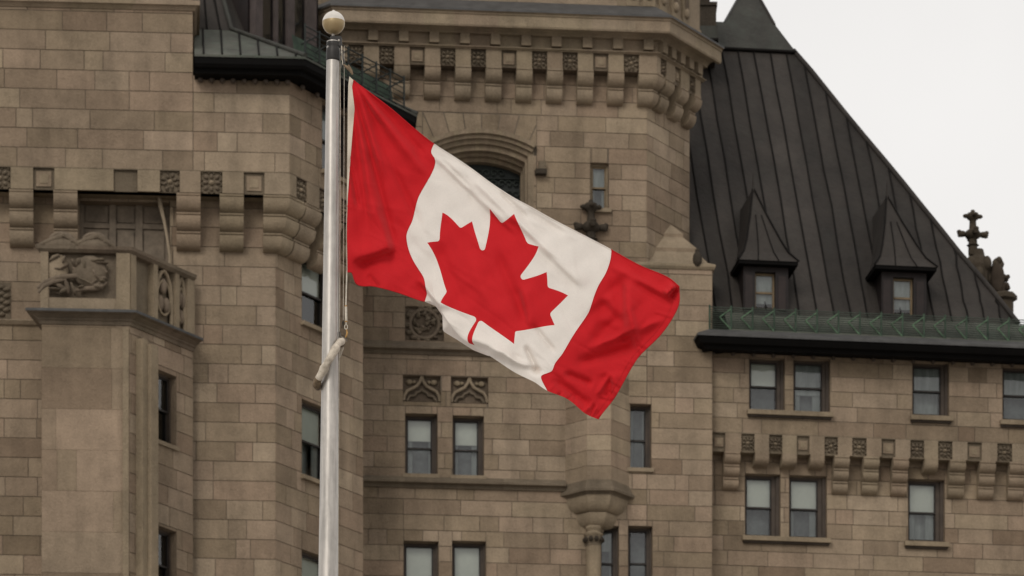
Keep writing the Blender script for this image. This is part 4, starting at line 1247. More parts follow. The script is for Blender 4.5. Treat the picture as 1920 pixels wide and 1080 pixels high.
mb = MB()   # chimney beside the gablet
d_ch = 126.0
def rp(px, py, d): return Vector(((px - 960) / FPX * d, d, CAMZ + (TEL + (540 - py) / FPX) * d))
def bx(mb, px0, px1, py0, py1, d, dep, m, tint=.5):
    a = rp(px0, py1, d); b = rp(px1, py0, d)
    mb.hexa([(a.x, d, a.z), (b.x, d, a.z), (b.x, d + dep, a.z), (a.x, d + dep, a.z), (a.x, d, b.z), (b.x, d, b.z), (b.x, d + dep, b.z), (a.x, d + dep, b.z)], m, tint)
bx(mb, 1290, 1343, 8, 100, 126, 1.4, 'soot_and_shade'); bx(mb, 1285, 1331, -60, 8, 126.1, 1.2, 'soot_and_shade'); bx(mb, 1282, 1345, 3, 9, 125.95, 1.5, 'soot_and_shade')
mb.build('chimney', ROOT)
mb = MB(); bx(mb, 1288, 1346, 48, 72, 125.6, .4, 'roof_green'); bx(mb, 1288, 1347, 71, 75, 125.55, .4, 'seam'); mb.build('chimney_flashing', ROOT)

# dormers of the main roof
def dormer(px_l, px_r, py_e, px_ap, py_ap, wx0, wy0, wx1, wy1):
    OF = -.12
    F = RU.off(OF)
    s0, s1 = F.s(wx0 - 22), F.s(wx1 + 24)
    z0 = zrb - .1; ze = F.z(px_l, py_e, .25)
    mb = MB()
    ws0, ws1, wz0, wz1 = rect(F, wx0, wy0, wx1, wy1)
    # cheeks and front frame around the window opening
    fbox(mb, F, s0, ws0, -1.6, 0, z0, ze, 'redwood'); fbox(mb, F, ws1, s1, -1.6, 0, z0, ze, 'redwood')
    fbox(mb, F, ws0, ws1, -1.6, 0, wz1, ze, 'redwood'); fbox(mb, F, ws0, ws1, -1.6, 0, z0, wz0, 'redwood')
    for a in (s0 + .04, ws1 + .07): fbox(mb, F, a, a + (ws0 - s0) - .11, -.02, .025, wz0, wz1 - .1, 'dormer_trim')
    d_ = mb.build('dormer', ROOT)
    wmb = MB(); fw = .05; o = -.16
    for (a, b, c, e) in ((ws0, ws0 + fw, wz0, wz1), (ws1 - fw, ws1, wz0, wz1), (ws0, ws1, wz1 - fw, wz1), (ws0, ws1, wz0, wz0 + fw), (ws0, ws1, (wz0 + wz1) / 2 - .025, (wz0 + wz1) / 2 + .025)):
        fbox(wmb, F, a, b, o - .05, o + random.uniform(0, .004), c, e, 'sash_light')
    wmb.build('window_frame', d_)
    pm = MB(); pm.poly([F.p(ws0, o - .03, wz0), F.p(ws1, o - .03, wz0), F.p(ws1, o - .03, wz1), F.p(ws0, o - .03, wz1)], 'glass'); pm.build('pane', d_)
    pm = MB(); pm.poly([F.p(ws0, o - .1, wz0), F.p(ws1, o - .1, wz0), F.p(ws1, o - .1, wz1), F.p(ws0, o - .1, wz1)], 'blind_dim'); pm.build('curtain', d_)
    # flared pyramid roof
    e0, e1 = F.s(px_l, .25), F.s(px_r, .25); sc_ = F.s(px_ap, -.7); za = F.z(px_ap, py_ap, -.75)
    wz = (e1 - e0) / 2; scm = (e0 + e1) / 2
    rm = MB(); H = za - ze
    prof = [(1.0, 0.0, .25), (.74, .13, .05), (.56, .30, -.10), (.28, .64, -.42), (.03, 1.0, -.75)]
    rows_f = []
    for (w_, h_, o_) in prof:
        m_ = scm + (sc_ - scm) * h_
        rows_f.append((m_ - wz * w_, m_ + wz * w_, ze + H * h_, o_))
    for k in range(len(prof) - 1):
        (a0, b0, z_0, o_0), (a1, b1, z_1, o_1) = rows_f[k], rows_f[k + 1]
        rm.poly([F.p(a0, o_0, z_0), F.p(b0, o_0, z_0), F.p(b1, o_1, z_1), F.p(a1, o_1, z_1)], 'roof', .85)
        ob = -2.6
        rm.poly([F.p(a0, o_0, z_0), F.p(a0, ob, z_0), F.p(a1, ob, z_1), F.p(a1, o_1, z_1)], 'roof', .2)
        rm.poly([F.p(b0, o_0, z_0), F.p(b0, ob, z_0), F.p(b1, ob, z_1), F.p(b1, o_1, z_1)], 'roof', .5)
    # eave fascia and soffit
    fbox(rm, F, e0 + .02, e1 - .02, -1.6, .23, ze - .09, ze - .003, 'eave')
    rf = rm.build('dormer_roof', d_)
    sm2 = MB()
    for side in (0, 1): sm2.tube([F.p(r_[side], r_[3] + .01, r_[2] + .015) for r_ in rows_f], .026, 'seam', 6)
    for f in (.33, .67): sm2.tube([F.p(r_[0] + (r_[1] - r_[0]) * f, r_[3] + .01, r_[2] + .01) for r_ in rows_f[:-1]], .014, 'seam', 6)
    sm2.tube([F.p(sc_, -.75, za - .05), F.p(sc_, -.75, za + .42)], [.045, .012], 'roof', 6)
    sm2.build('hip_roll', rf)
dormer(1384, 1498, 486, 1413, 356, 1416, 509, 1454, 581)
dormer(1640, 1758, 496, 1664, 370, 1675, 519, 1713, 591)

# stone pinnacles of the side gable beyond the hip
dF = 127.5
mb = MB(); a = rp(1838, 545, dF)
b_ = rp(1824, 490, dF)
mb.build('x', ROOT) if False else None
mb = MB()
for (r0, py) in ((.0, 0),): pass
base = rp(1826, 600, dF)
def zof(py): return CAMZ + (TEL + (540 - py) / FPX) * dF
mb.lathe((rp(1834, 600, dF).x, dF, 0), [(.34, zof(640)), (.34, zof(556)), (.40, zof(552)), (.40, zof(545)), (.30, zof(538)), (.32, zof(515)), (.36, zof(500)), (.30, zof(488)), (.18, zof(480)), (.14, zof(468))], 'dark_carved', 8, smooth=False)
for k in range(8):
    a_ = k * math.pi / 4; mb.ell((rp(1834, 600, dF).x + .3 * math.cos(a_), dF + .3 * math.sin(a_), zof(520 - (k % 2) * 22)), Vector((.13, 0, 0)), Vector((0, .13, 0)), Vector((0, 0, .2)), 'dark_carved')
mb.build('pinnacle', ROOT)
fb = rp(1824, 472, dF); finial(fb, zof(393) - fb.z, 'dark_carved', 'finial', 1.1)

# seated stone lion holding a shield on its pedestal (one continuous body grown with the skin modifier)
lx = 1874
ped = MB(); lc = rp(1882, 600, dF)
ped.lathe((lc.x, dF, 0), [(.26, zof(640)), (.26, zof(566)), (.36, zof(562)), (.36, zof(555)), (.30, zof(551)), (0.02, zof(551))], 'dark_carved', 8, smooth=False); ped.build('pedestal', ROOT)
def LPt(px, py, dy=0.0): p = rp(px, py, dF); return (p.x, dF + dy, p.z)
sk_v = [LPt(1872, 546), LPt(1869, 530), LPt(1868, 515), LPt(1869, 503), LPt(1870, 492), LPt(1878, 496), LPt(1882, 499),
        LPt(1876, 518, -.12), LPt(1886, 524, -.12), LPt(1893, 519, -.12), LPt(1876, 518, .12), LPt(1886, 523, .12), LPt(1892, 520, .12),
        LPt(1880, 549, -.18), LPt(1886, 535, -.2), LPt(1889, 549, -.2), LPt(1880, 549, .18), LPt(1886, 535, .2), LPt(1889, 549, .2), LPt(1862, 549, 0), LPt(1859, 532, 0)]
sk_e = [(0, 1), (1, 2), (2, 3), (3, 4), (4, 5), (5, 6), (2, 7), (7, 8), (8, 9), (2, 10), (10, 11), (11, 12), (0, 13), (13, 14), (14, 15), (0, 16), (16, 17), (17, 18), (0, 19), (19, 20)]
sk_r = [.22, .22, .19, .19, .16, .10, .06, .09, .07, .075, .09, .07, .07, .14, .10, .07, .14, .10, .07, .05, .05]
me = bpy.data.meshes.new('stone_lion'); c0 = Vector(sk_v[0])
me.from_pydata([tuple(Vector(v) - c0) for v in sk_v], sk_e, []); me.materials.append(M['dark_carved'])
li = bpy.data.objects.new('stone_lion', me); COL.objects.link(li); li.parent = ROOT; li.location = c0 - ROOT.location
s_m = li.modifiers.new('skin', 'SKIN')
if not me.skin_vertices:
    bpy.context.view_layer.objects.active = li
for i, v in enumerate(me.skin_vertices[0].data):
    v.radius = (sk_r[i], sk_r[i]); v.use_root = (i == 0)
sub = li.modifiers.new('smooth', 'SUBSURF'); sub.levels = 1; sub.render_levels = 2
li['label'] = 'small seated stone lion on the side gable'
mb = MB()   # mane lumps
for k in range(10):
    a_ = k * .63; mb.ell(LPt(1871 + 5 * math.cos(a_), 497 + 8 * math.sin(a_), .07 * math.sin(k * 2.1)), Vector((.09, 0, 0)), Vector((0, .12, 0)), Vector((0, 0, .1)), 'dark_carved')
mb.build('lion_mane', ROOT)

# ================================================================== FLAGPOLE (at real distance, about 32 m from the camera)
DP = 31.6
def fp_(px, py, d=0.0): D = DP + d; return Vector(((px - 960) / FPX * D, D, CAMZ + (TEL + (540 - py) / FPX) * D))
top = fp_(624.0, 78); bot = fp_(615.2, 1080)
gdir = (top - bot) / (top.z - bot.z)
foot = bot - gdir * bot.z
def on_pole(z): return foot + gdir * z
PX = DP / FPX
POLE = empty('flagpole', tuple(foot), 'tall tapering grey metal flagpole topped by a white and gilt ball', 'flagpole')
mb = MB()
rows = []
for k in range(41):
    z = top.z * k / 40; c = on_pole(z)
    rr = PX * (11.4 + (18.2 - 11.4) * min(1.0, (top.z - z) / (top.z - bot.z)))
    if z < bot.z: rr = PX * 18.2
    rows.append([c + Vector((rr * math.cos(a), rr * math.sin(a), 0)) for a in np.linspace(0, 2 * math.pi, 41)[:-1]])
mb.grid(rows, 'pole', .5, True, closed=True); mb.build('shaft', POLE)
mb = MB(); c = fp_(624.5, 0); 
def zpy(py): return fp_(0, py).z
mb.lathe((c.x, c.y, 0), [(.0, zpy(80)), (12.0 * PX, zpy(80)), (12.3 * PX, zpy(81)), (12.3 * PX, zpy(86)), (11.9 * PX, zpy(88)), (11.9 * PX, zpy(91)), (12.8 * PX, zpy(93)), (13.2 * PX, zpy(97)), (13.2 * PX, zpy(112)), (12.8 * PX, zpy(114)), (11.2 * PX, zpy(115))], 'cap', 32)
mb.build('collar', POLE)
mb = MB(); hx0, hx1 = fp_(619, 0).x, fp_(641, 0).x
q = [(hx0, zpy(81)), (hx0, zpy(72)), (hx0 + .006, zpy(69.5)), (hx1 - .006, zpy(69.5)), (hx1, zpy(72)), (hx1, zpy(85)), (hx1 - .014, zpy(88)), (fp_(632, 0).x, zpy(85))]
th = .022
mb.poly([(x, DP - th, z) for (x, z) in q], 'cap'); mb.poly([(x, DP + th, z) for (x, z) in q][::-1], 'cap')
for i in range(len(q)): a, b = q[i], q[(i + 1) % len(q)]; mb.poly([(a[0], DP - th, a[1]), (b[0], DP - th, b[1]), (b[0], DP + th, b[1]), (a[0], DP + th, a[1])], 'cap')
trk = mb.build('truck', POLE)
mb = MB(); mb.ell(fp_(635.5, 78) + Vector((0, -th, 0)), Vector((.008, 0, 0)), Vector((0, .006, 0)), Vector((0, 0, .008)), 'pole'); mb.build('bolt', trk)
mb = MB(); c = fp_(625.5, 43); rb = 21.2 * PX
mb.lathe(c, [(rb * math.cos(a), rb * math.sin(a)) for a in np.linspace(.10, math.pi / 2, 14)] , 'ball_top', 40)
mb.lathe(c, [(rb * math.cos(a) * 1.0, rb * math.sin(a)) for a in np.linspace(-math.pi / 2, .10, 18)], 'ball_low', 40)
ball = mb.build('ball', POLE)
mb = MB(); mb.lathe(c, [(3.2 * PX, rb * .97), (3.2 * PX, rb * 1.06), (1.5 * PX, rb * 1.13), (0, rb * 1.14)], 'ball_top', 12); mb.build('nib', ball)
mb = MB(); mb.lathe(fp_(624.5, 64), [(4.0 * PX, 4 * PX), (2.6 * PX, 1 * PX), (2.6 * PX, -3 * PX), (4.2 * PX, -6 * PX)], 'pole', 14); mb.build('spindle', POLE)

# halyard: rope line, snaps
mb = MB()
mb.tube([fp_(640.5, 86, -.02), fp_(640.8, 96, -.02), fp_(641.5, 110, -.02), fp_(643, 122, -.02)], .0035, 'rope', 6)
mb.tube([fp_(636.5, 88, .03), fp_(637.5, 200, .03), fp_(637.0, 400, .03), fp_(636.5, 560, .03), fp_(634.8, 700, .03), fp_(634.0, 860, .03), fp_(633.2, 1080, .03), fp_(631, 1500, .03)], .0055, 'rope', 6)
mb.tube([fp_(645.5, 86, .03), fp_(645.0, 300, .03), fp_(643.5, 600, .03)], .002, 'rope', 6)
mb.tube([fp_(632.6, 640, -.01), fp_(632.0, 760, -.01), fp_(630.6, 900, -.01), fp_(629.6, 1080, -.01), fp_(628, 1500, -.01)], .0065, 'redline', 6)
mb.tube([fp_(650.5, 508, -.01), fp_(649.4, 540, -.01), fp_(648.6, 572, -.01), fp_(649, 608, -.01)], .0052, 'rope', 6)
mb.tube([fp_(648.6, 574, -.01), fp_(649, 604, -.01)], .0085, 'rope', 8)
HAL = mb.build('halyard', None, 'thin white halyard rope with metal snaps running down the flagpole', 'rope')
def ring(c, r, t, m, sq=1.0, tilt=0.0):
    mb = MB(); mb.tube([c + Vector((r * math.cos(a), r * math.sin(a) * tilt, r * sq * math.sin(a))) for a in np.linspace(0, 2 * math.pi, 17)[:-1]], t, m, 6, closed=True); return mb
mb = ring(fp_(642, 98, -.02), .011, .0035, 'steel', 1.0)
mb.tube([fp_(642, 101, -.02), fp_(643, 108, -.02), fp_(645, 117, -.02), fp_(646.5, 120, -.02)], [.005, .007, .007, .004], 'steel', 8)
mb.tube([fp_(640.5, 118, -.02), fp_(640, 126, -.02), fp_(642.5, 136, -.02), fp_(644.5, 128, -.02), fp_(643, 119, -.02)], .0038, 'steel', 6)
mb.build('snap_hook', HAL)
mb = MB(); mb.tube([fp_(644, 121, -.02), fp_(650, 126, -.02), fp_(658, 133, -.02), fp_(661, 140, -.02)], [.005, .011, .011, .006], 'leather', 8)
mb.tube([fp_(653, 122, -.02), fp_(659, 131, -.02), fp_(661, 139, -.02)], .006, 'leather', 6); mb.build('leather_tab', HAL)
mb = ring(fp_(648.8, 613, -.01), .010, .003, 'rope', 1.5)
mb.tube([fp_(649.5, 618, -.01), fp_(651, 624, -.01), fp_(649, 631, -.01), fp_(647, 634, -.01)], [.004, .006, .006, .004], 'brass', 8)
mb.tube([fp_(643.5, 602, .0), fp_(641.8, 607, .0), fp_(641, 615, .0), fp_(645, 615, .0), fp_(643.5, 602, .0)], .003, 'iron', 6)
mb.tube([fp_(637, 622, -.01), fp_(638, 631, -.01), fp_(642, 633, -.01), fp_(647, 634, -.01), fp_(650, 640, -.01)], .0065, 'steel', 6)
mb.build('snap_hook', HAL)
for (x, y) in ((648.6, 574), (649, 603)):
    mb = MB(); mb.tube([fp_(x, y - 1, -.01), fp_(x, y + 1.2, -.01)], .0092, 'brass', 8); mb.build('ferrule', HAL)

# beaded retainer sling round the pole
mb = MB(); n = 48; pts = []; rad = []
cs = fp_(617.5, 683)
for k in range(n):
    a = 2 * math.pi * k / n
    ca, sa = math.cos(a), math.sin(a)
    wig = .004 * math.sin(5 * a + 1)
    pts.append(cs + Vector(((23.5 * PX + wig) * ca, -sa * .105, 41 * PX * ca + .004 * math.sin(3 * a))))
    front = max(0, sa)
    rad.append(.0225 + .005 * front + .003 * math.sin(7 * a) + .002 * math.sin(13 * a + 1))
mb.tube(pts, rad, 'sling', 10, closed=True)
SLG = mb.build('retainer_sling', None, 'grubby white hose sling looped round the flagpole below the flag', 'strap')

mb = MB(); mb.tube([pts[k] for k in range(19, 29)], [rad[k] + .0025 for k in range(19, 29)], 'leather', 10); mb.build('cuff', SLG)
mb = MB(); mb.tube([pts[k % 48] for k in range(46, 51)], [rad[k % 48] + .002 for k in range(46, 51)], 'dirt', 10); mb.build('cuff', SLG)

# ================================================================== FLAG
ctrl = []    # (s, t, px, py): flag coordinates measured against the photograph
def K_(s, t, x, y): ctrl.append((s, t, x, y))
for (s, x, y) in ((0, 662, 150), (.25, 737, 207), (.5, 813, 269.5), (.827, 917, 341), (1.056, 993, 387), (1.28, 1070, 429), (1.5, 1147, 469), (1.75, 1211, 503), (1.96, 1262, 527), (2.0, 1273, 537)): K_(s, 0, x, y)
for (t, x, y) in ((.035, 660, 163), (.145, 664.5, 203), (.22, 662, 231), (.40, 656.7, 298), (.57, 652.6, 356), (.68, 650.5, 398), (.83, 650.3, 450), (1.0, 651, 510)): K_(0, t, x, y)
for (t, x, y) in ((.05, 808, 287), (.08, 815, 298), (.27, 784, 370), (.39, 772, 415), (.48, 761.5, 442), (.53, 764, 462), (.62, 776, 492), (.71, 793, 519), (.80, 797, 536), (.90, 800, 551), (1.0, 796, 565)): K_(.5, t, x, y)
for (t, x, y) in ((.035, 1146, 482), (.13, 1135, 515), (.19, 1123, 535), (.26, 1113, 560), (.33, 1105, 584), (.48, 1078, 625), (.63, 1054, 665), (.70, 1041, 682), (.77, 1035, 696), (.88, 1015, 706), (1.0, 1027, 733)): K_(1.5, t, x, y)
for (t, x, y) in ((.085, 1273.5, 564), (.18, 1265, 588), (.33, 1237, 629), (.50, 1197, 669), (.64, 1172, 710), (.80, 1151, 747), (.91, 1132, 771), (1.0, 1121.5, 786)): K_(2, t, x, y)
for (s, x, y) in ((.045, 661, 512.5), (.075, 666, 529), (.17, 695.5, 536), (.35, 751, 550), (.56, 807, 565), (.62, 819, 574), (.68, 832, 591), (.75, 846, 613), (.84, 862, 632), (.94, 883, 650), (1.05, 917, 667), (1.2, 963, 697), (1.36, 1003, 717), (1.62, 1058, 745), (1.72, 1076, 757), (1.82, 1094, 773)): K_(s, 1, x, y)
leafc = [(4800, 400, 964, 401), (5550, 890, 1010, 462), (4050, 890, 918, 391), (5175, 1080, 989, 455), (4425, 1080, 940, 417), (5400, 1990, 979, 521), (4200, 1990, 904, 467), (5880, 1545, 1025, 510), (3720, 1545, 885, 415), (5985, 1815, 1026, 536), (3615, 1815, 866, 427.5), (6600, 1715, 1065, 554), (3000, 1715, 829.5, 398.5), (6414, 2330, 1032, 588), (3186, 2330, 823, 451), (6660, 2465, 1040, 609.5), (2940, 2465, 801, 455), (5700, 3260, 967, 622), (3900, 3260, 837, 547), (5815, 3620, 964, 645), (3785, 3620, 826, 567), (4900, 3500, 901, 603), (4700, 3500, 891, 597), (4890, 4330, 887, 643), (4710, 4330, 877, 640)]
for (a, b, x, y) in leafc: K_(a / 4800, b / 4800, x, y)
ct = np.array(ctrl)
def tps(P, V, lam=2e-5):
    n = len(P); d = np.linalg.norm(P[:, None] - P[None], axis=2); Kk = np.where(d > 0, d * d * np.log(d + 1e-12), 0) + lam * np.eye(n)
    A = np.zeros((n + 3, n + 3)); A[:n, :n] = Kk; A[:n, n] = 1; A[:n, n + 1:] = P; A[n, :n] = 1; A[n + 1:, :n] = P.T
    b = np.zeros((n + 3, V.shape[1])); b[:n] = V
    return np.linalg.solve(A, b)
Wt = tps(ct[:, :2], ct[:, 2:])
def warp(Q):
    d = np.linalg.norm(Q[:, None] - ct[None, :, :2], axis=2); Kk = np.where(d > 0, d * d * np.log(d + 1e-12), 0)
    return Kk @ Wt[:-3] + Wt[-3] + Q @ Wt[-2:]

# creases: (x0,y0,x1,y1,width px,amplitude m, kind)  kind r = ridge, s = step
creases = [(663, 160, 742, 470, 9, .012, 'r'), (668, 165, 720, 330, 7, -.010, 'r'), (668, 160, 790, 430, 10, .014, 'r'), (675, 165, 800, 330, 9, -.010, 'r'), (680, 168, 805, 300, 8, .010, 'r'),
           (664, 200, 690, 420, 8, .012, 'r'), (655, 300, 672, 390, 6, .012, 'r'), (665, 492, 740, 468, 7, .022, 's'), (690, 515, 710, 540, 6, .008, 'r'), (700, 380, 730, 470, 12, -.012, 'r'),
           (816, 299, 962, 437, 4.5, .009, 's'), (830, 300, 880, 350, 4, .006, 'r'), (890, 340, 1010, 455, 8, -.010, 'r'), (938, 360, 990, 410, 5, .010, 'r'), (990, 395, 1060, 440, 7, .010, 'r'), (1008, 462, 1090, 540, 6, .010, 's'),
           (960, 400, 1040, 480, 7, -.008, 'r'), (930, 470, 985, 600, 12, .012, 'r'), (975, 540, 990, 610, 5, .010, 's'), (880, 480, 930, 600, 18, -.012, 'r'), (820, 460, 870, 570, 14, .010, 'r'),
           (786, 528, 830, 585, 4, .012, 's'), (822, 585, 850, 640, 5, .012, 'r'), (880, 640, 960, 668, 5, .014, 's'), (960, 668, 1013, 700, 8, .02, 'r'), (920, 655, 1000, 690, 8, -.03, 'r'), (985, 650, 1010, 700, 6, .014, 'r'), (1000, 610, 1040, 660, 6, .010, 'r'),
           (1170, 525, 1172, 620, 8, .022, 's'), (1125, 600, 1200, 640, 12, .018, 's'), (1130, 560, 1165, 600, 9, .016, 's'), (1085, 680, 1190, 650, 12, .022, 'r'), (1110, 650, 1240, 600, 9, -.016, 'r'), (1145, 700, 1150, 745, 5, .014, 's'), (1060, 700, 1110, 720, 8, .014, 'r'), (1150, 500, 1260, 560, 10, -.012, 'r'),
           (1252, 556, 1268, 538, 3, .025, 's'), (1160, 640, 1215, 605, 8, .012, 'r'), (1190, 530, 1262, 570, 9, .012, 'r'), (1040, 712, 1105, 760, 10, .014, 'r'), (1180, 580, 1195, 650, 9, -.012, 'r'), (1120, 740, 1145, 700, 6, -.010, 'r')]
rc = random.Random(11)
for _ in range(120):
    s_, t_ = rc.uniform(.03, 1.97), rc.uniform(.03, .97)
    cx_ = 655 + s_ * 309 - (0 if t_ < .5 else 10) ; x_ = 655 + 309 * s_ - 60 * t_ * s_ / 1.5; y_ = 150 + 194 * s_ + t_ * (380 - 60 * s_)
    a_ = math.radians(rc.choice([32, 36, 48, 62, 75, 20]) + rc.uniform(-10, 10)); L_ = rc.uniform(18, 75)
    creases.append((x_ - L_ * math.cos(a_), y_ - L_ * math.sin(a_), x_ + L_ * math.cos(a_), y_ + L_ * math.sin(a_), rc.uniform(2.5, 6), rc.choice([-1, 1]) * rc.uniform(.0006, .0019), rc.choice('rrs')))
for _ in range(26):      # puckers along the fly and the lower hems
    f_ = rc.random()
    if rc.random() < .5: x_, y_ = 1272 - 150 * f_, 548 + 230 * f_; a_ = math.radians(35 + rc.uniform(-25, 25))
    else: x_, y_ = 1030 + 90 * f_, 730 + 52 * f_; a_ = math.radians(-60 + rc.uniform(-25, 25))
    L_ = rc.uniform(8, 22); creases.append((x_ - L_ * math.cos(a_), y_ - L_ * math.sin(a_), x_ + L_ * math.cos(a_), y_ + L_ * math.sin(a_), rc.uniform(2.5, 4), rc.choice([-1, 1]) * rc.uniform(.002, .005), 'r'))
def flag_depth(P, Q):
    s, t = Q[:, 0], Q[:, 1]; x, y = P[:, 0], P[:, 1]
    d = -.02 + .07 * np.sin(s * 2.3 + t * 1.1 + .4) * np.minimum(1, s * 1.5) + .035 * np.sin(s * 5.2 - t * 3.0) * np.minimum(1, s)
    # fan of tension folds from the upper hoist corner
    ang = np.arctan2(y - 140, x - 655); rr = np.hypot(y - 140, x - 655) / 300
    fade = np.clip(1 - s / .62, 0, 1) ** 1.0
    d += fade * .020 * np.minimum(1, rr * 2) * (np.sin(ang * 26) + .5 * np.sin(ang * 43 + 1))
    d += .004 * np.sin(x * .045 + y * .03) + .003 * np.sin(x * .021 - y * .06 + 1) + .002 * np.sin(x * .09 + y * .11)
    for (x0, y0, x1, y1, w, a, kd) in creases:
        vx, vy = x1 - x0, y1 - y0; LL = math.hypot(vx, vy); vx /= LL; vy /= LL
        al = (x - x0) * vx + (y - y0) * vy; pe = -(x - x0) * vy + (y - y0) * vx
        e = np.clip(np.minimum(al / (.3 * LL) + .35, (LL - al) / (.3 * LL) + .35), 0, 1); e = e * e * (3 - 2 * e)
        a = a * 2.6; w = w * .8
        if kd == 'r': d += a * e * np.exp(-(pe / w) ** 2)
        else: d += a * e * np.tanh(pe / w) * np.exp(-(pe / (w * 5)) ** 2)
    # hoist edge held towards the pole; lower edge curls back
    curl = np.clip((t - .86) / .14, 0, 1) * np.clip((s - .5) / .12, 0, 1) * np.clip((1.25 - s) / .3, 0, 1)
    d += .03 * curl ** 1.5
    return d

# maple leaf outline (half) in units of the hoist = 4800
half = [('L', 4890, 4430), ('L', 4845, 3567), ('A', 4956, 3469, 95), ('L', 5815, 3620), ('L', 5699, 3300), ('A', 5719, 3227, 65), ('L', 6660, 2465), ('L', 6448, 2366), ('A', 6414, 2287, 65), ('L', 6600, 1715), ('L', 6058, 1830), ('A', 5985, 1792, 65), ('L', 5880, 1545), ('L', 5457, 1999), ('A', 5346, 1942, 65), ('L', 5550, 890), ('L', 5223, 1079), ('A', 5132, 1052, 65), ('L', 4800, 400)]
def arc_pts(p, q, r, n=5):
    # small rounded notch: circle through p and q with radius r, bulging to the far side of the leaf interior
    mx_, my_ = (p[0] + q[0]) / 2, (p[1] + q[1]) / 2; dx_, dy_ = q[0] - p[0], q[1] - p[1]; L_ = math.hypot(dx_, dy_)
    h_ = math.sqrt(max(0, r * r - L_ * L_ / 4)); cx_, cy_ = mx_ + dy_ / L_ * h_, my_ - dx_ / L_ * h_
    cx2, cy2 = mx_ - dy_ / L_ * h_, my_ + dx_ / L_ * h_
    return (cx_, cy_), (cx2, cy2)
pts = []; lastp = None
for it in half:
    q = (it[1], it[2])
    if it[0] == 'A' and lastp is not None:
        c1, c2 = arc_pts(lastp, q, it[3])
        # centre lies away from the leaf centre axis
        lc_ = (4800, 2300)
        c = c1 if (c1[0] - lc_[0]) ** 2 + (c1[1] - lc_[1]) ** 2 > (c2[0] - lc_[0]) ** 2 + (c2[1] - lc_[1]) ** 2 else c2
        a0 = math.atan2(lastp[1] - c[1], lastp[0] - c[0]); a1 = math.atan2(q[1] - c[1], q[0] - c[0])
        da_ = (a1 - a0 + math.pi) % (2 * math.pi) - math.pi
        for k in range(1, 5): pts.append((c[0] + it[3] * math.cos(a0 + da_ * k / 5), c[1] + it[3] * math.sin(a0 + da_ * k / 5)))
    elif lastp is not None:
        L_ = math.hypot(q[0] - lastp[0], q[1] - lastp[1]); n_ = max(1, int(L_ / 70))
        for k in range(1, n_): pts.append((lastp[0] + (q[0] - lastp[0]) * k / n_, lastp[1] + (q[1] - lastp[1]) * k / n_))
    pts.append(q); lastp = q
leaf = pts + [(9600 - x, y) for (x, y) in pts[::-1][1:]]
leaf = np.array(leaf) / 4800.0
V2 = []; E2 = []
def chain(P_, close):
    i0 = len(V2); V2.extend([tuple(p) for p in P_])
    for k in range(len(P_) - 1): E2.append((i0 + k, i0 + k + 1))
    if close: E2.append((i0 + len(P_) - 1, i0))
chain(leaf, True)
NS, NT = 240, 120
bd = [(2 * k / NS, 0.0) for k in range(NS)] + [(2.0, k / NT) for k in range(NT)] + [(2 - 2 * k / NS, 1.0) for k in range(NS)] + [(0.0, 1 - k / NT) for k in range(NT)]
chain(bd, True)
for sx_ in (.5, 1.5): chain([(sx_, k / NT) for k in range(1, NT)], False)
rng = np.random.default_rng(3)
for i in range(1, NS):
    for j in range(1, NT):
        s_, t_ = 2 * i / NS, j / NT
        if abs(s_ - .5) < .005 or abs(s_ - 1.5) < .005: continue
        jit = rng.uniform(-.0022, .0022, 2)
        s2, t2 = s_ + jit[0], t_ + jit[1]
        if .55 < s2 < 1.45 and np.min((leaf[:, 0] - s2) ** 2 + (leaf[:, 1] - t2) ** 2) < 1.6e-5: continue
        V2.append((s2, t2))
res = delaunay_2d_cdt([Vector(v) for v in V2], E2, [], 0, 1e-6)
VV = np.array([tuple(v) for v in res[0]]); FF = np.array([f for f in res[2] if len(f) == 3])
cen = VV[FF].mean(axis=1)
def inside(P_, poly):
    x, y = P_[:, 0], P_[:, 1]; ins = np.zeros(len(P_), bool); n_ = len(poly)
    for i in range(n_):
        x0, y0 = poly[i]; x1, y1 = poly[(i + 1) % n_]
        if y0 == y1: continue
        cnd = ((y0 > y) != (y1 > y)) & (x < (x1 - x0) * (y - y0) / (y1 - y0) + x0); ins ^= cnd
    return ins
okf = (cen[:, 0] > 0) & (cen[:, 0] < 2) & (cen[:, 1] > 0) & (cen[:, 1] < 1)
FF = FF[okf]; cen = cen[okf]
isred = (cen[:, 0] < .5) | (cen[:, 0] > 1.5) | inside(cen, leaf)
def to3d(P_, d): D = DP + d; return np.stack([(P_[:, 0] - 960) / FPX * D, D, CAMZ + (TEL + (540 - P_[:, 1]) / FPX) * D], 1)
def to3d_flat(P_, d):
    return to3d(P_, d)
PPx = warp(VV); dd = flag_depth(PPx, VV)
W3 = to3d_flat(PPx, dd)
ctr = W3.mean(0)
me = bpy.data.meshes.new('flag'); me.from_pydata([tuple(p) for p in W3 - ctr], [], [tuple(int(i) for i in f) for f in FF])
me.materials.append(M['red']); me.materials.append(M['white'])
me.polygons.foreach_set('material_index', [0 if r_ else 1 for r_ in isred]); me.polygons.foreach_set('use_smooth', [True] * len(FF))
me.update()
FLAG = bpy.data.objects.new('flag', me); FLAG.location = ctr; COL.objects.link(FLAG)
FLAG['label'] = 'red and white flag with a red maple leaf flying from the flagpole'; FLAG['category'] = 'flag'; FLAG['_w'] = tuple(float(x) for x in ctr)
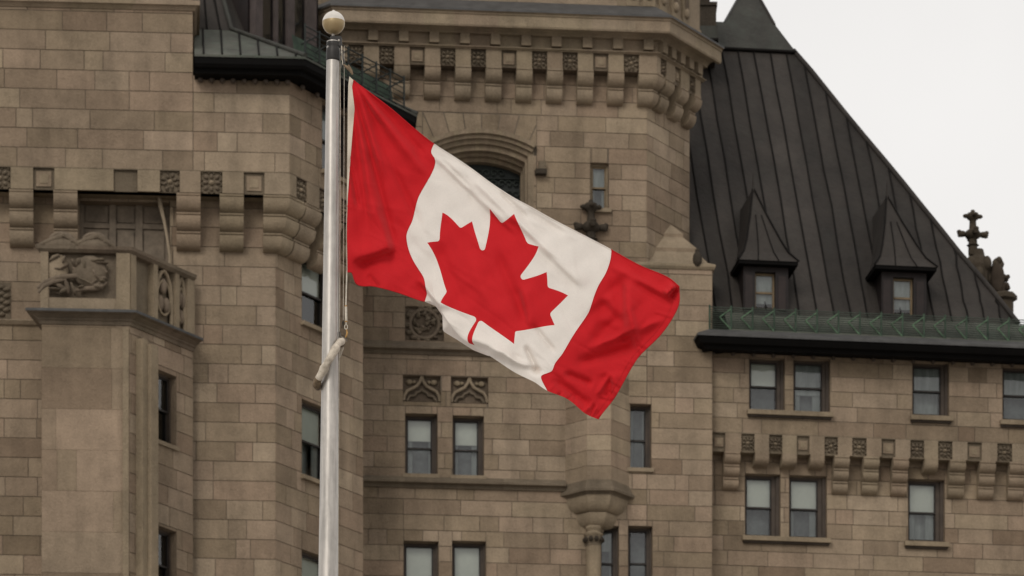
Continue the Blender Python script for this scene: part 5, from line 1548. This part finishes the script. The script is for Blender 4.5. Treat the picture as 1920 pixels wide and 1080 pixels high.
# canvas heading along the hoist
hl = [(655, 143), (653, 160), (652, 200), (651.6, 260), (651, 320), (650.2, 370), (649.4, 410), (649.2, 450), (650, 512)]
hr = [(662.5, 150), (660, 163), (665, 203), (660.5, 255), (655.5, 320), (652.2, 370), (650.6, 410), (650.4, 450), (651.5, 512)]
ny = 40; fl_ = np.linspace(0, 8, ny)
def interp(L_): a = np.array(L_, float); return np.stack([np.interp(fl_, range(9), a[:, 0]), np.interp(fl_, range(9), a[:, 1])], 1)
A_, B_ = interp(hl), interp(hr)
mb = MB(); dpt = flag_depth(B_, np.stack([np.zeros(ny), np.linspace(0, 1, ny)], 1))
rows = []
for k in range(ny):
    r_ = []
    for j in range(5):
        f = j / 4; p = A_[k] * (1 - f) + B_[k] * f
        q = fp_(p[0], p[1], dpt[k] - .004 + .004 * math.sin(k * .9 + j)); r_.append(q)
    rows.append(r_)
mb.grid(rows, 'canvas', .5, True); mb.build('heading', FLAG)
# lower hem folded back behind the front of the cloth
fa = [(800, 556), (816, 570), (830, 586), (843, 607), (858, 626), (880, 646), (915, 664)]
fb2 = [(797, 566), (817, 574), (829.5, 592), (830.5, 621), (857, 637), (888, 657), (917, 668)]
mb = MB(); nf = 40; rows = []
for k in range(nf):
    f = k / (nf - 1) * 6; a_ = np.array([np.interp(f, range(7), [p[q] for p in fa]) for q in (0, 1)]); b_ = np.array([np.interp(f, range(7), [p[q] for p in fb2]) for q in (0, 1)])
    r_ = []
    for j in range(9):
        g_ = j / 8; p = a_ * (1 - g_) + b_ * g_
        q = fp_(p[0], p[1], .05 + .07 * g_ + .008 * math.sin(k * .55 + g_ * 2) + .004 * math.sin(k * 1.3)); r_.append(q)
    rows.append(r_)
mb.grid(rows, 'white', .5, True); mb.build('folded_hem', FLAG)
mb = MB(); edge = [i for i in range(0, NS + 1)]
E = np.stack([np.linspace(0, 2, 120), np.full(120, 0.0)], 1); pe_ = warp(E); de = flag_depth(pe_, E); q3 = to3d_flat(pe_, de)
for (a, b, m_) in ((0, 31, 'red'), (30, 90, 'white'), (89, 120, 'red')):
    mb.tube([tuple(p) for p in q3[a:b]], .0035, m_, 6)
E = np.stack([np.full(60, 2.0), np.linspace(0, 1, 60)], 1); pe_ = warp(E); q3 = to3d_flat(pe_, flag_depth(pe_, E)); mb.tube([tuple(p) for p in q3], .004, 'red', 6)
E = np.stack([np.linspace(0, .5, 40), np.full(40, 1.0)], 1); pe_ = warp(E); q3 = to3d_flat(pe_, flag_depth(pe_, E)); mb.tube([tuple(p) for p in q3], .004, 'red', 6)
for sv, m_ in ((.5, 'red'), (1.5, 'red'), (1.96, 'red')):
    E = np.stack([np.full(80, sv), np.linspace(0, 1, 80)], 1); pe_ = warp(E); q3 = to3d_flat(pe_, flag_depth(pe_, E)); mb.tube([tuple(p) for p in q3], .0022, m_, 5)
mb.build('hem', FLAG)

for o in list(bpy.data.objects):
    if '_w' in o: del o['_w']
